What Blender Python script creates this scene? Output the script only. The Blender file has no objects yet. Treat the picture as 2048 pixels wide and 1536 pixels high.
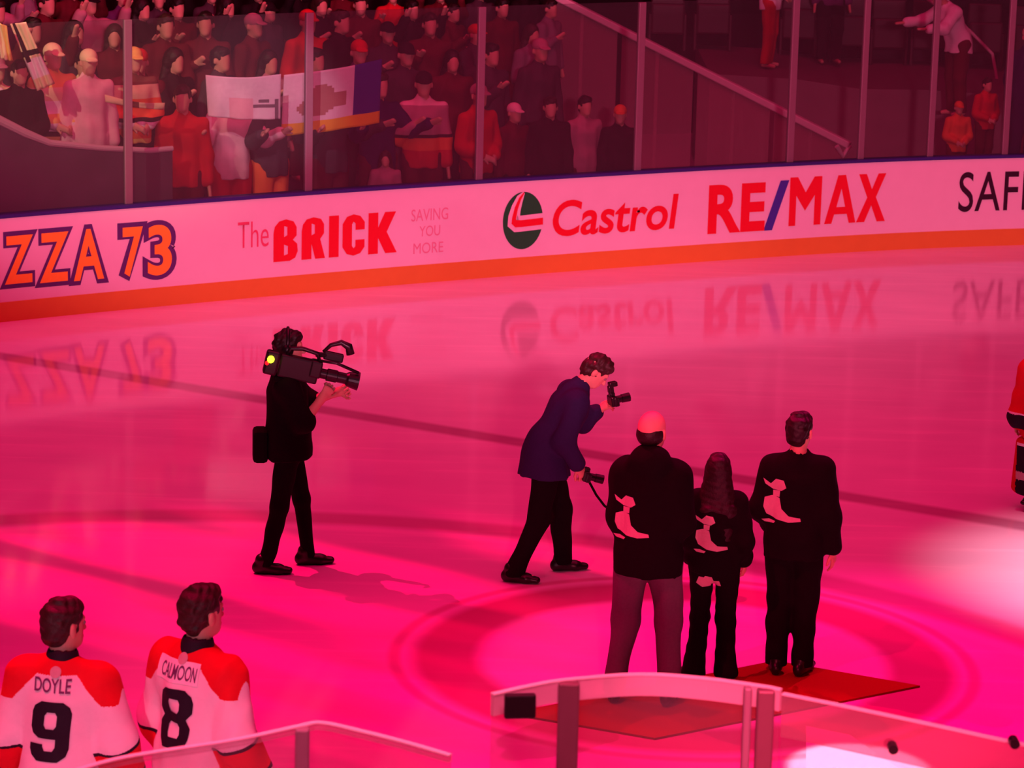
import bpy, bmesh, math, random
import numpy as np
from mathutils import Vector, Matrix
from mathutils.bvhtree import BVHTree

random.seed(7)
rng = np.random.RandomState(11)
SC = bpy.context.scene
COL = SC.collection
PI = math.pi
R = math.radians

# ------------------------------------------------------------------ camera
W, H = 2048, 1536
FPX = 6000.0
CAMZ = 6.2
THETA = math.atan((768 + 600) / FPX)
ROLL = 0.024
_fw = np.array([0, math.cos(THETA), -math.sin(THETA)])
_rt = np.array([1.0, 0, 0])
_up = np.cross(_rt, _fw)
_r2 = math.cos(ROLL) * _rt + math.sin(ROLL) * _up
_u2 = -math.sin(ROLL) * _rt + math.cos(ROLL) * _up
_o = np.array([0, 0, CAMZ])
cd = bpy.data.cameras.new('camera')
cam = bpy.data.objects.new('camera', cd)
COL.objects.link(cam)
cd.sensor_fit = 'HORIZONTAL'
cd.sensor_width = 36.0
cd.lens = FPX / W * 36.0
cd.clip_end = 200
cd.dof.use_dof = True
cd.dof.focus_distance = 21.5
cd.dof.aperture_fstop = 6.0
M = Matrix.Identity(4)
for i in range(3):
    M[i][0], M[i][1], M[i][2], M[i][3] = _r2[i], _u2[i], -_fw[i], _o[i]
cam.matrix_world = M
SC.camera = cam

# ------------------------------------------------------------------ world, exposure, lamps
SC.view_settings.view_transform = 'Standard'
SC.view_settings.look = 'None'
SC.view_settings.gamma = 1
SC.view_settings.exposure = 0.0
SC.view_settings.use_curve_mapping = False
world = bpy.data.worlds.new('arena_air')
SC.world = world
world.use_nodes = True
_bg = world.node_tree.nodes['Background']
_bg.inputs[0].default_value = (1, .10, .22, 1)
_bg.inputs[1].default_value = .006


def aim(o, target):
    d = Vector(target) - o.location
    o.rotation_euler = d.to_track_quat('-Z', 'Y').to_euler()


def area(name, loc, target, sx, sy, col, power):
    l = bpy.data.lights.new(name, 'AREA')
    l.shape = 'RECTANGLE'
    l.size, l.size_y = sx, sy
    l.color = col
    l.energy = power
    o = bpy.data.objects.new(name, l)
    COL.objects.link(o)
    o.location = loc
    aim(o, target)
    return o


def spot(name, loc, target, angle, blend, col, power, radius=.15, gobo=None):
    l = bpy.data.lights.new(name, 'SPOT')
    l.spot_size = R(angle)
    l.spot_blend = blend
    l.color = col
    l.energy = power
    l.shadow_soft_size = radius
    o = bpy.data.objects.new(name, l)
    COL.objects.link(o)
    o.location = loc
    aim(o, target)
    if gobo:
        l.use_nodes = True
        nt = l.node_tree
        em = nt.nodes['Emission']
        # slotted pattern plate in the lamp: streaks along one direction of the ground it shines on
        ge = nt.nodes.new('ShaderNodeNewGeometry')
        sp = nt.nodes.new('ShaderNodeSeparateXYZ')
        cb = nt.nodes.new('ShaderNodeCombineXYZ')
        nt.links.new(ge.outputs['Incoming'], sp.inputs[0])
        for k in (0, 1):
            dv_ = nt.nodes.new('ShaderNodeMath')
            dv_.operation = 'DIVIDE'
            nt.links.new(sp.outputs[k], dv_.inputs[0])
            nt.links.new(sp.outputs[2], dv_.inputs[1])
            ml = nt.nodes.new('ShaderNodeMath')
            ml.operation = 'MULTIPLY'
            ml.inputs[1].default_value = -loc[2]
            nt.links.new(dv_.outputs[0], ml.inputs[0])
            nt.links.new(ml.outputs[0], cb.inputs[k])
        m1 = nt.nodes.new('ShaderNodeMapping')
        m1.inputs['Rotation'].default_value = (0, 0, -R(gobo[0]))
        m2 = nt.nodes.new('ShaderNodeMapping')
        m2.inputs['Scale'].default_value = (gobo[1], gobo[2], 1)
        ns = nt.nodes.new('ShaderNodeTexNoise')
        ns.inputs['Scale'].default_value = 1.0
        ns.inputs['Detail'].default_value = 1.5
        rp = nt.nodes.new('ShaderNodeMapRange')
        rp.inputs['From Min'].default_value = gobo[3]
        rp.inputs['From Max'].default_value = gobo[4]
        nt.links.new(cb.outputs[0], m1.inputs[0])
        nt.links.new(m1.outputs[0], m2.inputs[0])
        nt.links.new(m2.outputs[0], ns.inputs['Vector'])
        nt.links.new(ns.outputs[0], rp.inputs[0])
        nt.links.new(rp.outputs[0], em.inputs['Strength'])
    return o


area('red_wash_light', (0, 22, 17), (0, 22, 0), 22, 16, (1, .002, .115), 3850)
FAR = area('far_wash_light', (0, 31, 12), (0, 29.5, 0), 14, 3, (1, .15, .30), 130)
FAR.data.spread = R(100)
spot('board_light', (2, -6, 7.5), (0.5, 33, 13.2), 44, .15, (1, .205, .38), 34000, .4)
spot('player_fill_light', (-3.2, 2.5, 3.3), (-1.75, 13.7, 1.45), 13, .4, (1, .46, .72), 1150, .2)  # added unseen fill from the camera side for the players' backs
spot('red_beam_light', (-6, 9, 17), (.2, 15.6, 0), 30, .6, (1, 0, .09), 11000, .1)
spot('streak_beam_light', (-7, 25, 14), (-1.2, 17.8, 0), 36, .45, (1, 0, .08), 13000, .03, (-34, .22, 1.3, .46, .58))
_gl = area('glass_fill_light', (-.4, 8.3, 6.6), (-.4, 10.25, 2.6), 4.5, .25, (1, .11, .24), 105)  # added unseen strip lamp that brightens the near glass
_gl.data.spread = R(50)
spot('backs_fill_light', (1.0, 1.5, 5.0), (1.35, 18.7, 1.0), 11, .5, (1, .07, .17), 7500, .2)  # added camera-side fill to lift the jacket backs and their prints
spot('magenta_beam_light', (7, 26, 16), (2.4, 18.4, 0), 20, .7, (1, .0, .20), 10500, .1)
spot('white_beam_light', (11, 16, 15), (5.3, 21.0, 0), 15, 1.0, (1, .52, .68), 24000, .1)
spot('ice_patch_light', (3.0, 12.0, 15), (2.14, 17.02, 0), 3.3, .25, (1, .55, .75), 24000, .03)
spot('stand_warm_light', (-12, 14, 13), (-4.4, 31.4, 2.1), 10, .8, (1, .72, .50), 14000, .1)
spot('banner_light', (-4, 12, 13), (-2.6, 31.5, 2.03), 4.2, .7, (1, .66, .80), 14000, .1)


def proj(p):
    d = np.asarray(p, float) - _o
    z = d @ _fw
    return np.array([W / 2 + FPX * (d @ _r2) / z, H / 2 - FPX * (d @ _u2) / z])


def ray(px, py):
    return _fw + _r2 * (px - W / 2) / FPX - _u2 * (py - H / 2) / FPX


def onz(px, py, z=0.0):
    d = ray(px, py)
    return _o + d * ((z - CAMZ) / d[2])


def aty(px, py, y):
    d = ray(px, py)
    return _o + d * (y / d[1])


# ------------------------------------------------------------------ materials
def mat(name, col, rough=.6, spec=.3, var=.08, scale=30.0, bump=0.0, metallic=0.0, emit=None):
    m = bpy.data.materials.new(name)
    m.use_nodes = True
    nt = m.node_tree
    b = nt.nodes['Principled BSDF']
    b.inputs['Roughness'].default_value = rough
    b.inputs['Specular IOR Level'].default_value = spec
    b.inputs['Metallic'].default_value = metallic
    tc = nt.nodes.new('ShaderNodeTexCoord')
    ns = nt.nodes.new('ShaderNodeTexNoise')
    ns.inputs['Scale'].default_value = scale
    ns.inputs['Detail'].default_value = 3
    nt.links.new(tc.outputs['Object'], ns.inputs['Vector'])
    mx = nt.nodes.new('ShaderNodeMix')
    mx.data_type = 'RGBA'
    c = np.array(col[:3], float)
    mx.inputs['A'].default_value = (*np.clip(c * (1 - var), 0, 1), 1)
    mx.inputs['B'].default_value = (*np.clip(c * (1 + var), 0, 1), 1)
    nt.links.new(ns.outputs[0], mx.inputs['Factor'])
    nt.links.new(mx.outputs['Result'], b.inputs['Base Color'])
    if bump:
        bp = nt.nodes.new('ShaderNodeBump')
        bp.inputs['Strength'].default_value = bump
        bp.inputs['Distance'].default_value = .01
        nt.links.new(ns.outputs[0], bp.inputs['Height'])
        nt.links.new(bp.outputs[0], b.inputs['Normal'])
    if emit:
        b.inputs['Emission Color'].default_value = (*emit[:3], 1)
        b.inputs['Emission Strength'].default_value = emit[3]
    return m


def glass_mat(name, tint, gloss, haze, haze_col, rough=.03):
    m = bpy.data.materials.new(name)
    m.use_nodes = True
    nt = m.node_tree
    nt.nodes.clear()
    out = nt.nodes.new('ShaderNodeOutputMaterial')
    tr = nt.nodes.new('ShaderNodeBsdfTransparent')
    tr.inputs[0].default_value = (*tint, 1)
    gl = nt.nodes.new('ShaderNodeBsdfGlossy')
    gl.inputs['Roughness'].default_value = rough
    gl.inputs[0].default_value = (1, 1, 1, 1)
    df = nt.nodes.new('ShaderNodeBsdfDiffuse')
    df.inputs[0].default_value = (*haze_col, 1)
    fr = nt.nodes.new('ShaderNodeFresnel')
    ge = nt.nodes.new('ShaderNodeNewGeometry')
    io = nt.nodes.new('ShaderNodeMapRange')      # same reflectance from either side of the thin pane
    io.inputs['To Min'].default_value = 1.45
    io.inputs['To Max'].default_value = 1 / 1.45
    nt.links.new(ge.outputs['Backfacing'], io.inputs[0])
    nt.links.new(io.outputs[0], fr.inputs[0])
    mu = nt.nodes.new('ShaderNodeMath')
    mu.operation = 'MULTIPLY'
    mu.inputs[1].default_value = gloss
    nt.links.new(fr.outputs[0], mu.inputs[0])
    m1 = nt.nodes.new('ShaderNodeMixShader')
    m1.inputs[0].default_value = haze
    nt.links.new(tr.outputs[0], m1.inputs[1])
    nt.links.new(df.outputs[0], m1.inputs[2])
    m2 = nt.nodes.new('ShaderNodeMixShader')
    nt.links.new(mu.outputs[0], m2.inputs[0])
    nt.links.new(m1.outputs[0], m2.inputs[1])
    nt.links.new(gl.outputs[0], m2.inputs[2])
    nt.links.new(m2.outputs[0], out.inputs[0])
    return m


MT = dict(
    board_white=mat('board_white', (.80, .80, .82), .45, .3, .03, 6),
    kick_yellow=mat('kick_yellow', (.68, .30, .05), .4, .4, .05, 6),
    cap_blue=mat('cap_blue', (.035, .03, .22), .4, .4, .1),
    ad_red=mat('ad_red', (.72, .01, .03), .5, .3, .03),
    ad_thin_red=mat('ad_thin_red', (.72, .10, .20), .5, .3, .03),
    ad_pale=mat('ad_pale', (.72, .35, .45), .5, .3, .03),
    ad_orange=mat('ad_orange', (.95, .50, .05), .5, .3, .05),
    ad_purple=mat('ad_purple', (.10, .04, .22), .5, .3, .05),
    ad_green=mat('ad_green', (.015, .16, .05), .5, .3, .05),
    ad_blue=mat('ad_blue', (.05, .05, .42), .5, .3, .05),
    ad_black=mat('ad_black', (.03, .01, .03), .5, .3, .05),
    metal=mat('metal', (.22, .16, .19), .5, .4, .05, 20, metallic=.2),
    metal_dark=mat('metal_dark', (.16, .08, .10), .4, .5, .05, 20, metallic=.3),
    rail=mat('rail', (.62, .55, .56), .4, .4, .05),
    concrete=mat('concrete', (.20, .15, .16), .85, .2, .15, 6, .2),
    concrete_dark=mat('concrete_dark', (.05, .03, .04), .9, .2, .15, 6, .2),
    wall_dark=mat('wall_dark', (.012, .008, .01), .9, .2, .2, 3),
    seat=mat('seat', (.05, .015, .025), .5, .4, .1),
    black=mat('black_cloth', (.006, .005, .006), .9, .08, .2, 60, .15),
    black_plastic=mat('black_plastic', (.008, .007, .008), .35, .4, .1),
    navy=mat('navy_cloth', (.022, .018, .075), .85, .12, .15, 60, .15),
    greytrouser=mat('grey_denim', (.11, .085, .11), .85, .15, .15, 60, .15),
    jersey_white=mat('jersey_white', (.80, .80, .82), .75, .2, .04, 40, .1),
    jersey_red=mat('jersey_red', (.62, .006, .02), .75, .2, .06, 40, .1),
    jersey_black=mat('jersey_black', (.012, .01, .02), .7, .2, .1, 40),
    print_pink=mat('print_pink', (.55, .42, .42), .7, .2, .1, 60),
    name_ink=mat('name_ink', (.14, .05, .16), .7, .2, .1),
    skin=mat('skin', (.60, .34, .25), .55, .3, .06, 20),
    hair_dark=mat('hair_dark', (.010, .005, .004), .55, .35, .3, 90, .3),
    hair_brown=mat('hair_brown', (.030, .013, .010), .55, .35, .3, 90, .3),
    hair_grey=mat('hair_grey', (.16, .08, .07), .6, .3, .3, 90, .3),
    eye=mat('eye', (.25, .22, .22), .2, .5, .05),
    carpet=mat('carpet', (.24, .002, .009), .95, .05, .12, 220, .3),
    led=mat('led', (.6, .8, .02), .3, .3, .02, emit=(.85, 1.0, .01, 9.0)),
    led_red=mat('led_red', (.7, .02, .02), .3, .3, .02, emit=(1, .01, .02, 1.2)),
    light_pool_white=mat('light_pool_white', (.95, .93, .95), .2, .4, .02),
    rink_glass=glass_mat('rink_glass', (.80, .78, .80), 1.0, .045, (.42, .36, .40)),
    near_glass=glass_mat('near_glass', (.90, .84, .86), .8, .05, (.6, .55, .57)),
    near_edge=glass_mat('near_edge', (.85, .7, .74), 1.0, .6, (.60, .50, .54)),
    rail_glass=glass_mat('rail_glass', (.85, .74, .77), .8, .26, (.62, .40, .44)),
)


def ice_material():
    m = bpy.data.materials.new('ice')
    m.use_nodes = True
    nt = m.node_tree
    N, L = nt.nodes, nt.links
    b = N['Principled BSDF']
    b.inputs['IOR'].default_value = 1.31
    geo = N.new('ShaderNodeNewGeometry')
    sep = N.new('ShaderNodeSeparateXYZ')
    L.new(geo.outputs['Position'], sep.inputs[0])

    def math_(op, a, c=None):
        n = N.new('ShaderNodeMath')
        n.operation = op
        for i, v in enumerate((a, c)):
            if v is None:
                continue
            if isinstance(v, (int, float)):
                n.inputs[i].default_value = v
            else:
                L.new(v, n.inputs[i])
        return n.outputs[0]

    def dist(cx, cy):
        dx = math_('SUBTRACT', sep.outputs[0], cx)
        dy = math_('SUBTRACT', sep.outputs[1], cy)
        return math_('SQRT', math_('ADD', math_('MULTIPLY', dx, dx), math_('MULTIPLY', dy, dy)))

    def band(d, lo, hi, soft):
        def mr(a0, a1, inv):
            n = N.new('ShaderNodeMapRange')
            n.interpolation_type = 'SMOOTHSTEP'
            L.new(d, n.inputs[0])
            n.inputs['From Min'].default_value = a0
            n.inputs['From Max'].default_value = a1
            n.inputs['To Min'].default_value = 1 if inv else 0
            n.inputs['To Max'].default_value = 0 if inv else 1
            return n.outputs[0]
        return math_('MULTIPLY', mr(lo - soft, lo + soft, False), mr(hi - soft, hi + soft, True))

    def mix(f, a, c):
        n = N.new('ShaderNodeMix')
        n.data_type = 'RGBA'
        L.new(f, n.inputs['Factor'])
        for k, v in (('A', a), ('B', c)):
            if isinstance(v, tuple):
                n.inputs[k].default_value = (*v, 1)
            else:
                L.new(v, n.inputs[k])
        return n.outputs['Result']

    def noise(scale, detail, rot=0, sc=(1, 1, 1)):
        mp = N.new('ShaderNodeMapping')
        mp.inputs['Rotation'].default_value = (0, 0, rot)
        mp.inputs['Scale'].default_value = sc
        L.new(geo.outputs['Position'], mp.inputs[0])
        n = N.new('ShaderNodeTexNoise')
        n.inputs['Scale'].default_value = scale
        n.inputs['Detail'].default_value = detail
        L.new(mp.outputs[0], n.inputs['Vector'])
        return n.outputs[0]
    n1 = noise(.9, 4, .3, (1, 2.5, 1))
    n2 = noise(2.2, 5, -.4, (.25, 3, 1))
    base = mix(n1, (.66, .68, .74), (.86, .87, .90))
    st = N.new('ShaderNodeMapRange')
    L.new(n2, st.inputs[0])
    st.inputs['From Min'].default_value = .56
    st.inputs['From Max'].default_value = .74
    base = mix(math_('MULTIPLY', st.outputs[0], .5), base, (.95, .95, .97))
    # painted lines seen through the ice
    p0, p1 = onz(0, 712), onz(1650, 986)
    d = (p1 - p0)[:2]
    d /= np.linalg.norm(d)
    nx, ny = -d[1], d[0]
    ld = math_('ADD', math_('ADD', math_('MULTIPLY', sep.outputs[0], float(nx)), math_('MULTIPLY', sep.outputs[1], float(ny))), float(-(nx * p0[0] + ny * p0[1])))
    base = mix(math_('MULTIPLY', band(ld, -.13, .13, .06), .62), base, (.25, .05, .16))
    # big circle
    (ax, ay), (bx, by), (qx, qy) = onz(0, 1050)[:2], onz(600, 1044)[:2], onz(1240, 1100)[:2]
    dd = 2 * (ax * (by - qy) + bx * (qy - ay) + qx * (ay - by))
    ux = ((ax**2 + ay**2) * (by - qy) + (bx**2 + by**2) * (qy - ay) + (qx**2 + qy**2) * (ay - by)) / dd
    uy = ((ax**2 + ay**2) * (qx - bx) + (bx**2 + by**2) * (ax - qx) + (qx**2 + qy**2) * (bx - ax)) / dd
    rr = math.hypot(ax - ux, ay - uy)
    cdist = dist(float(ux), float(uy))
    base = mix(math_('MULTIPLY', band(cdist, rr - .02, rr + .30, .08), .45), base, (.30, .06, .12))
    base = mix(math_('MULTIPLY', band(cdist, rr - .2, rr - .08, .05), .5), base, (.97, .97, .98))
    # centre ring of the painted logo
    rd = dist(1.18, 19.05)
    base = mix(math_('MULTIPLY', band(rd, 1.36, 1.80, .08), .80), base, (.36, .10, .16))
    base = mix(math_('MULTIPLY', band(rd, 1.88, 1.96, .03), .5), base, (.42, .10, .16))
    L.new(base, b.inputs['Base Color'])
    rg = N.new('ShaderNodeMapRange')
    L.new(n1, rg.inputs[0])
    rg.inputs['To Min'].default_value = .05
    rg.inputs['To Max'].default_value = .13
    L.new(rg.outputs[0], b.inputs['Roughness'])
    bp = N.new('ShaderNodeBump')
    bp.inputs['Strength'].default_value = .02
    bp.inputs['Distance'].default_value = .01
    L.new(n2, bp.inputs['Height'])
    L.new(bp.outputs[0], b.inputs['Normal'])
    return m


MT['ice'] = ice_material()


# ------------------------------------------------------------------ object helpers
def link(name, me, parent=None, mats=None):
    o = bpy.data.objects.new(name, me)
    COL.objects.link(o)
    if parent is not None:
        o.parent = parent
    for m in (mats or []):
        me.materials.append(m)
    return o


def tag(o, label, cat, group=None, kind=None):
    if label:
        o['label'] = label
    if cat:
        o['category'] = cat
    if group:
        o['group'] = group
    if kind:
        o['kind'] = kind
    return o


def empty(name, loc, rz=0.0, label=None, cat=None, group=None):
    o = bpy.data.objects.new(name, None)
    COL.objects.link(o)
    o.location = loc
    o.rotation_euler = (0, 0, rz)
    return tag(o, label, cat, group)


def bm_obj(name, bm, m, parent=None, smooth=False):
    me = bpy.data.meshes.new(name)
    bmesh.ops.recalc_face_normals(bm, faces=bm.faces)
    bm.to_mesh(me)
    bm.free()
    if smooth:
        me.polygons.foreach_set('use_smooth', [True] * len(me.polygons))
    return link(name, me, parent, [m] if m else None)


def box(bm, c, s, rot=None, bev=0.0):
    mtx = Matrix.Translation(c)
    if rot is not None:
        mtx = mtx @ (rot.to_4x4() if hasattr(rot, 'to_4x4') else Matrix.Rotation(rot, 4, 'Z'))
    mtx = mtx @ Matrix.Diagonal((s[0], s[1], s[2], 1))
    r = bmesh.ops.create_cube(bm, size=1.0, matrix=mtx)
    if bev:
        es = list({e for v in r['verts'] for e in v.link_edges})
        bmesh.ops.bevel(bm, geom=es, offset=bev, segments=2, affect='EDGES', profile=.5)


def tube(bm, pts, rad, n=12, cap=True):
    pts = [Vector(p) for p in pts]
    rads = rad if isinstance(rad, (list, tuple)) else [rad] * len(pts)
    rings = []
    prev = None
    for i, p in enumerate(pts):
        t = (pts[min(i + 1, len(pts) - 1)] - pts[max(i - 1, 0)]).normalized()
        a = prev if prev is not None else (Vector((0, 0, 1)) if abs(t.z) < .9 else Vector((1, 0, 0)))
        u = (a - t * a.dot(t)).normalized()
        v = t.cross(u)
        prev = u
        rings.append([bm.verts.new(p + (u * math.cos(2 * PI * k / n) + v * math.sin(2 * PI * k / n)) * rads[i]) for k in range(n)])
    for a, b in zip(rings, rings[1:]):
        for k in range(n):
            bm.faces.new((a[k], a[(k + 1) % n], b[(k + 1) % n], b[k]))
    if cap:
        bm.faces.new(rings[0][::-1])
        bm.faces.new(rings[-1])


def sweep(bm, path, prof, closed=True):
    """path: list of (x,y,nx,ny); prof: list of (offset along normal, z)"""
    rows = []
    for (x, y, nx, ny) in path:
        rows.append([bm.verts.new((x + nx * o, y + ny * o, z)) for (o, z) in prof])
    k = len(prof)
    for a, b in zip(rows, rows[1:]):
        for i in range(k if closed else k - 1):
            j = (i + 1) % k
            bm.faces.new((a[i], b[i], b[j], a[j]))
    if closed:
        bm.faces.new(rows[0])
        bm.faces.new(rows[-1][::-1])


# ------------------------------------------------------------------ implicit body surfaces (signed distance + surface nets)
class Blob:
    def __init__(s):
        s.p = []

    def cap(s, a, ra, b, rb, k=.03, op='+'):
        s.p.append(('c', np.array(a, float), ra, np.array(b, float), rb, None, k, op))

    def ecap(s, a, ra, b, rb, u=(1, 0, 0), k=.04, op='+'):
        u = np.array(u, float)
        s.p.append(('e', np.array(a, float), ra, np.array(b, float), rb, u / np.linalg.norm(u), k, op))

    def ell(s, c, r, rot=None, k=.02, op='+'):
        s.p.append(('o', np.array(c, float), np.array(r, float), None, None, np.eye(3) if rot is None else np.array(rot, float), k, op))

    def plane(s, pt, n):
        n = np.array(n, float)
        s.p.append(('h', np.array(pt, float), n / np.linalg.norm(n), None, None, None, 0, '-'))

    def bounds(s):
        lo, hi = np.full(3, 1e9), np.full(3, -1e9)
        for q in s.p:
            if q[7] != '+':
                continue
            l, h = s._bb(q)
            lo, hi = np.minimum(lo, l), np.maximum(hi, h)
        return lo, hi

    def _bb(s, q):
        if q[0] == 'o':
            r = np.abs(q[5]) @ q[2]
            return q[1] - r, q[1] + r
        ra = np.max(q[2])
        rb = np.max(q[4])
        return np.minimum(q[1] - ra, q[3] - rb), np.maximum(q[1] + ra, q[3] + rb)

    def mesh(s, name, h=.01, wrinkle=0.0, seed=0, wscale=9.0, scale=1.0):
        lo, hi = s.bounds()
        lo = lo - 3 * h - .01
        hi = hi + 3 * h + .01
        n = np.ceil((hi - lo) / h).astype(int) + 1
        F = np.full(n, 1.0, np.float32)
        ax = [lo[i] + h * np.arange(n[i]) for i in range(3)]
        for q in s.p:
            k = q[6]
            if q[0] == 'h':
                d = ((ax[0] - q[1][0]) * q[2][0])[:, None, None] + ((ax[1] - q[1][1]) * q[2][1])[None, :, None] + ((ax[2] - q[1][2]) * q[2][2])[None, None, :]
                F = np.maximum(F, d.astype(np.float32))
                continue
            l, u = s._bb(q)
            pad = k + 3 * h + .01
            i0 = np.maximum(((l - pad - lo) / h).astype(int), 0)
            i1 = np.minimum(((u + pad - lo) / h).astype(int) + 2, n)
            if (i1 <= i0).any():
                continue
            X, Y, Z = np.meshgrid(ax[0][i0[0]:i1[0]], ax[1][i0[1]:i1[1]], ax[2][i0[2]:i1[2]], indexing='ij')
            X = X - q[1][0]
            Y = Y - q[1][1]
            Z = Z - q[1][2]
            if q[0] == 'o':
                Rm = q[5]
                A = X * Rm[0, 0] + Y * Rm[1, 0] + Z * Rm[2, 0]
                B = X * Rm[0, 1] + Y * Rm[1, 1] + Z * Rm[2, 1]
                C = X * Rm[0, 2] + Y * Rm[1, 2] + Z * Rm[2, 2]
                r = q[2]
                k0 = np.sqrt((A / r[0])**2 + (B / r[1])**2 + (C / r[2])**2)
                k1 = np.sqrt((A / r[0]**2)**2 + (B / r[1]**2)**2 + (C / r[2]**2)**2) + 1e-9
                d = k0 * (k0 - 1) / k1
            else:
                ab = q[3] - q[1]
                L2 = ab @ ab + 1e-12
                t = np.clip((X * ab[0] + Y * ab[1] + Z * ab[2]) / L2, 0, 1)
                X = X - t * ab[0]
                Y = Y - t * ab[1]
                Z = Z - t * ab[2]
                if q[0] == 'c':
                    d = np.sqrt(X * X + Y * Y + Z * Z) - (q[2] + (q[4] - q[2]) * t)
                else:
                    uu = q[5]
                    du = X * uu[0] + Y * uu[1] + Z * uu[2]
                    dv2 = np.maximum(X * X + Y * Y + Z * Z - du * du, 0)
                    rx = q[2][0] + (q[4][0] - q[2][0]) * t
                    ry = q[2][1] + (q[4][1] - q[2][1]) * t
                    k0 = np.sqrt((du / rx)**2 + dv2 / ry**2)
                    k1 = np.sqrt((du / rx**2)**2 + dv2 / ry**4) + 1e-9
                    d = k0 * (k0 - 1) / k1
            sl = tuple(slice(i0[i], i1[i]) for i in range(3))
            f = F[sl]
            d = d.astype(np.float32)
            if q[7] == '+':
                if k > 0:
                    hh = np.maximum(k - np.abs(f - d), 0) / k
                    F[sl] = np.minimum(f, d) - hh * hh * k * .25
                else:
                    F[sl] = np.minimum(f, d)
            else:
                F[sl] = np.maximum(f, -d)
        if wrinkle:
            rg = np.random.RandomState(seed)
            G = np.zeros(n, np.float32)
            for _ in range(7):
                v = rg.normal(size=3) * wscale * np.array([1, 1, .8])
                ph = rg.uniform(0, 6.28)
                G += np.sin((ax[0] * v[0])[:, None, None] + (ax[1] * v[1])[None, :, None] + (ax[2] * v[2])[None, None, :] + ph).astype(np.float32)
            F += G * (wrinkle / 2.6)
        return nets(F, lo, h, name, scale)


def nets(F, lo, h, name, scale=1.0):
    S = F < 0
    nx, ny, nz = F.shape
    c = np.zeros((nx - 1, ny - 1, nz - 1), np.uint8)
    offs = [(i, j, k) for i in (0, 1) for j in (0, 1) for k in (0, 1)]
    for (i, j, k) in offs:
        c += S[i:nx - 1 + i, j:ny - 1 + j, k:nz - 1 + k]
    act = (c > 0) & (c < 8)
    I, J, K = np.nonzero(act)
    idx = np.full(act.shape, -1, np.int32)
    idx[I, J, K] = np.arange(len(I))
    V = np.zeros((len(I), 3))
    cnt = np.zeros(len(I))
    vals = {o: F[I + o[0], J + o[1], K + o[2]] for o in offs}
    for a in offs:
        for axn in range(3):
            if a[axn]:
                continue
            b = list(a)
            b[axn] = 1
            b = tuple(b)
            fa, fb = vals[a], vals[b]
            m = (fa < 0) != (fb < 0)
            t = np.where(m, fa / (fa - fb + 1e-12), 0)
            for d in range(3):
                V[:, d] += np.where(m, a[d] + (t if d == axn else 0), 0)
            cnt += m
    V = (V / cnt[:, None] + np.stack([I, J, K], 1)) * h + lo
    quads = []
    for axn in range(3):
        o1, o2 = [(1, 2), (2, 0), (0, 1)][axn]
        sa = [slice(None)] * 3
        sb = [slice(None)] * 3
        sa[axn] = slice(0, -1)
        sb[axn] = slice(1, None)
        A, B = S[tuple(sa)], S[tuple(sb)]
        for flip in (False, True):
            m = (A & ~B) if not flip else (~A & B)
            P = np.stack(np.nonzero(m), 1)
            P = P[(P[:, o1] > 0) & (P[:, o2] > 0) & (P[:, o1] < F.shape[o1] - 1) & (P[:, o2] < F.shape[o2] - 1)]
            if not len(P):
                continue

            def g(d1, d2):
                q = P.copy()
                q[:, o1] += d1
                q[:, o2] += d2
                return idx[q[:, 0], q[:, 1], q[:, 2]]
            Q = np.stack([g(-1, -1), g(0, -1), g(0, 0), g(-1, 0)], 1)
            if flip:
                Q = Q[:, ::-1]
            quads.append(Q)
    Q = np.concatenate(quads)
    Q = Q[(Q >= 0).all(1)]
    me = bpy.data.meshes.new(name)
    me.vertices.add(len(V))
    me.vertices.foreach_set('co', (V * scale).astype(np.float32).ravel())
    me.loops.add(len(Q) * 4)
    me.loops.foreach_set('vertex_index', Q.astype(np.int32).ravel())
    me.polygons.add(len(Q))
    me.polygons.foreach_set('loop_start', np.arange(0, len(Q) * 4, 4, dtype=np.int32))
    me.update(calc_edges=True)
    me.validate()
    me.polygons.foreach_set('use_smooth', np.ones(len(me.polygons), bool))
    return me


def paint(me, fn):
    """material index per face from the face centre"""
    n = len(me.polygons)
    c = np.zeros(n * 3, np.float32)
    me.polygons.foreach_get('center', c)
    me.polygons.foreach_set('material_index', fn(c.reshape(-1, 3)).astype(np.int32))


# ------------------------------------------------------------------ writing
def text_mesh(txt, offset=0.0, shear=0.0, spacing=1.0, resolution=6):
    cu = bpy.data.curves.new('lettering', 'FONT')
    cu.body = txt
    cu.offset = offset
    cu.shear = shear
    cu.space_character = spacing
    cu.resolution_u = resolution
    o = bpy.data.objects.new('lettering', cu)
    COL.objects.link(o)
    dg = bpy.context.evaluated_depsgraph_get()
    dg.update()
    me = bpy.data.meshes.new_from_object(o.evaluated_get(dg))
    bpy.data.objects.remove(o)
    bpy.data.curves.remove(cu)
    bm = bmesh.new()
    bm.from_mesh(me)
    bpy.data.meshes.remove(me)
    return bm


def poly_bm(polys):
    bm = bmesh.new()
    for p in polys:
        f = bm.faces.new([bm.verts.new((x, y, 0)) for x, y in p])
    bmesh.ops.triangulate(bm, faces=bm.faces)
    return bm


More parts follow.
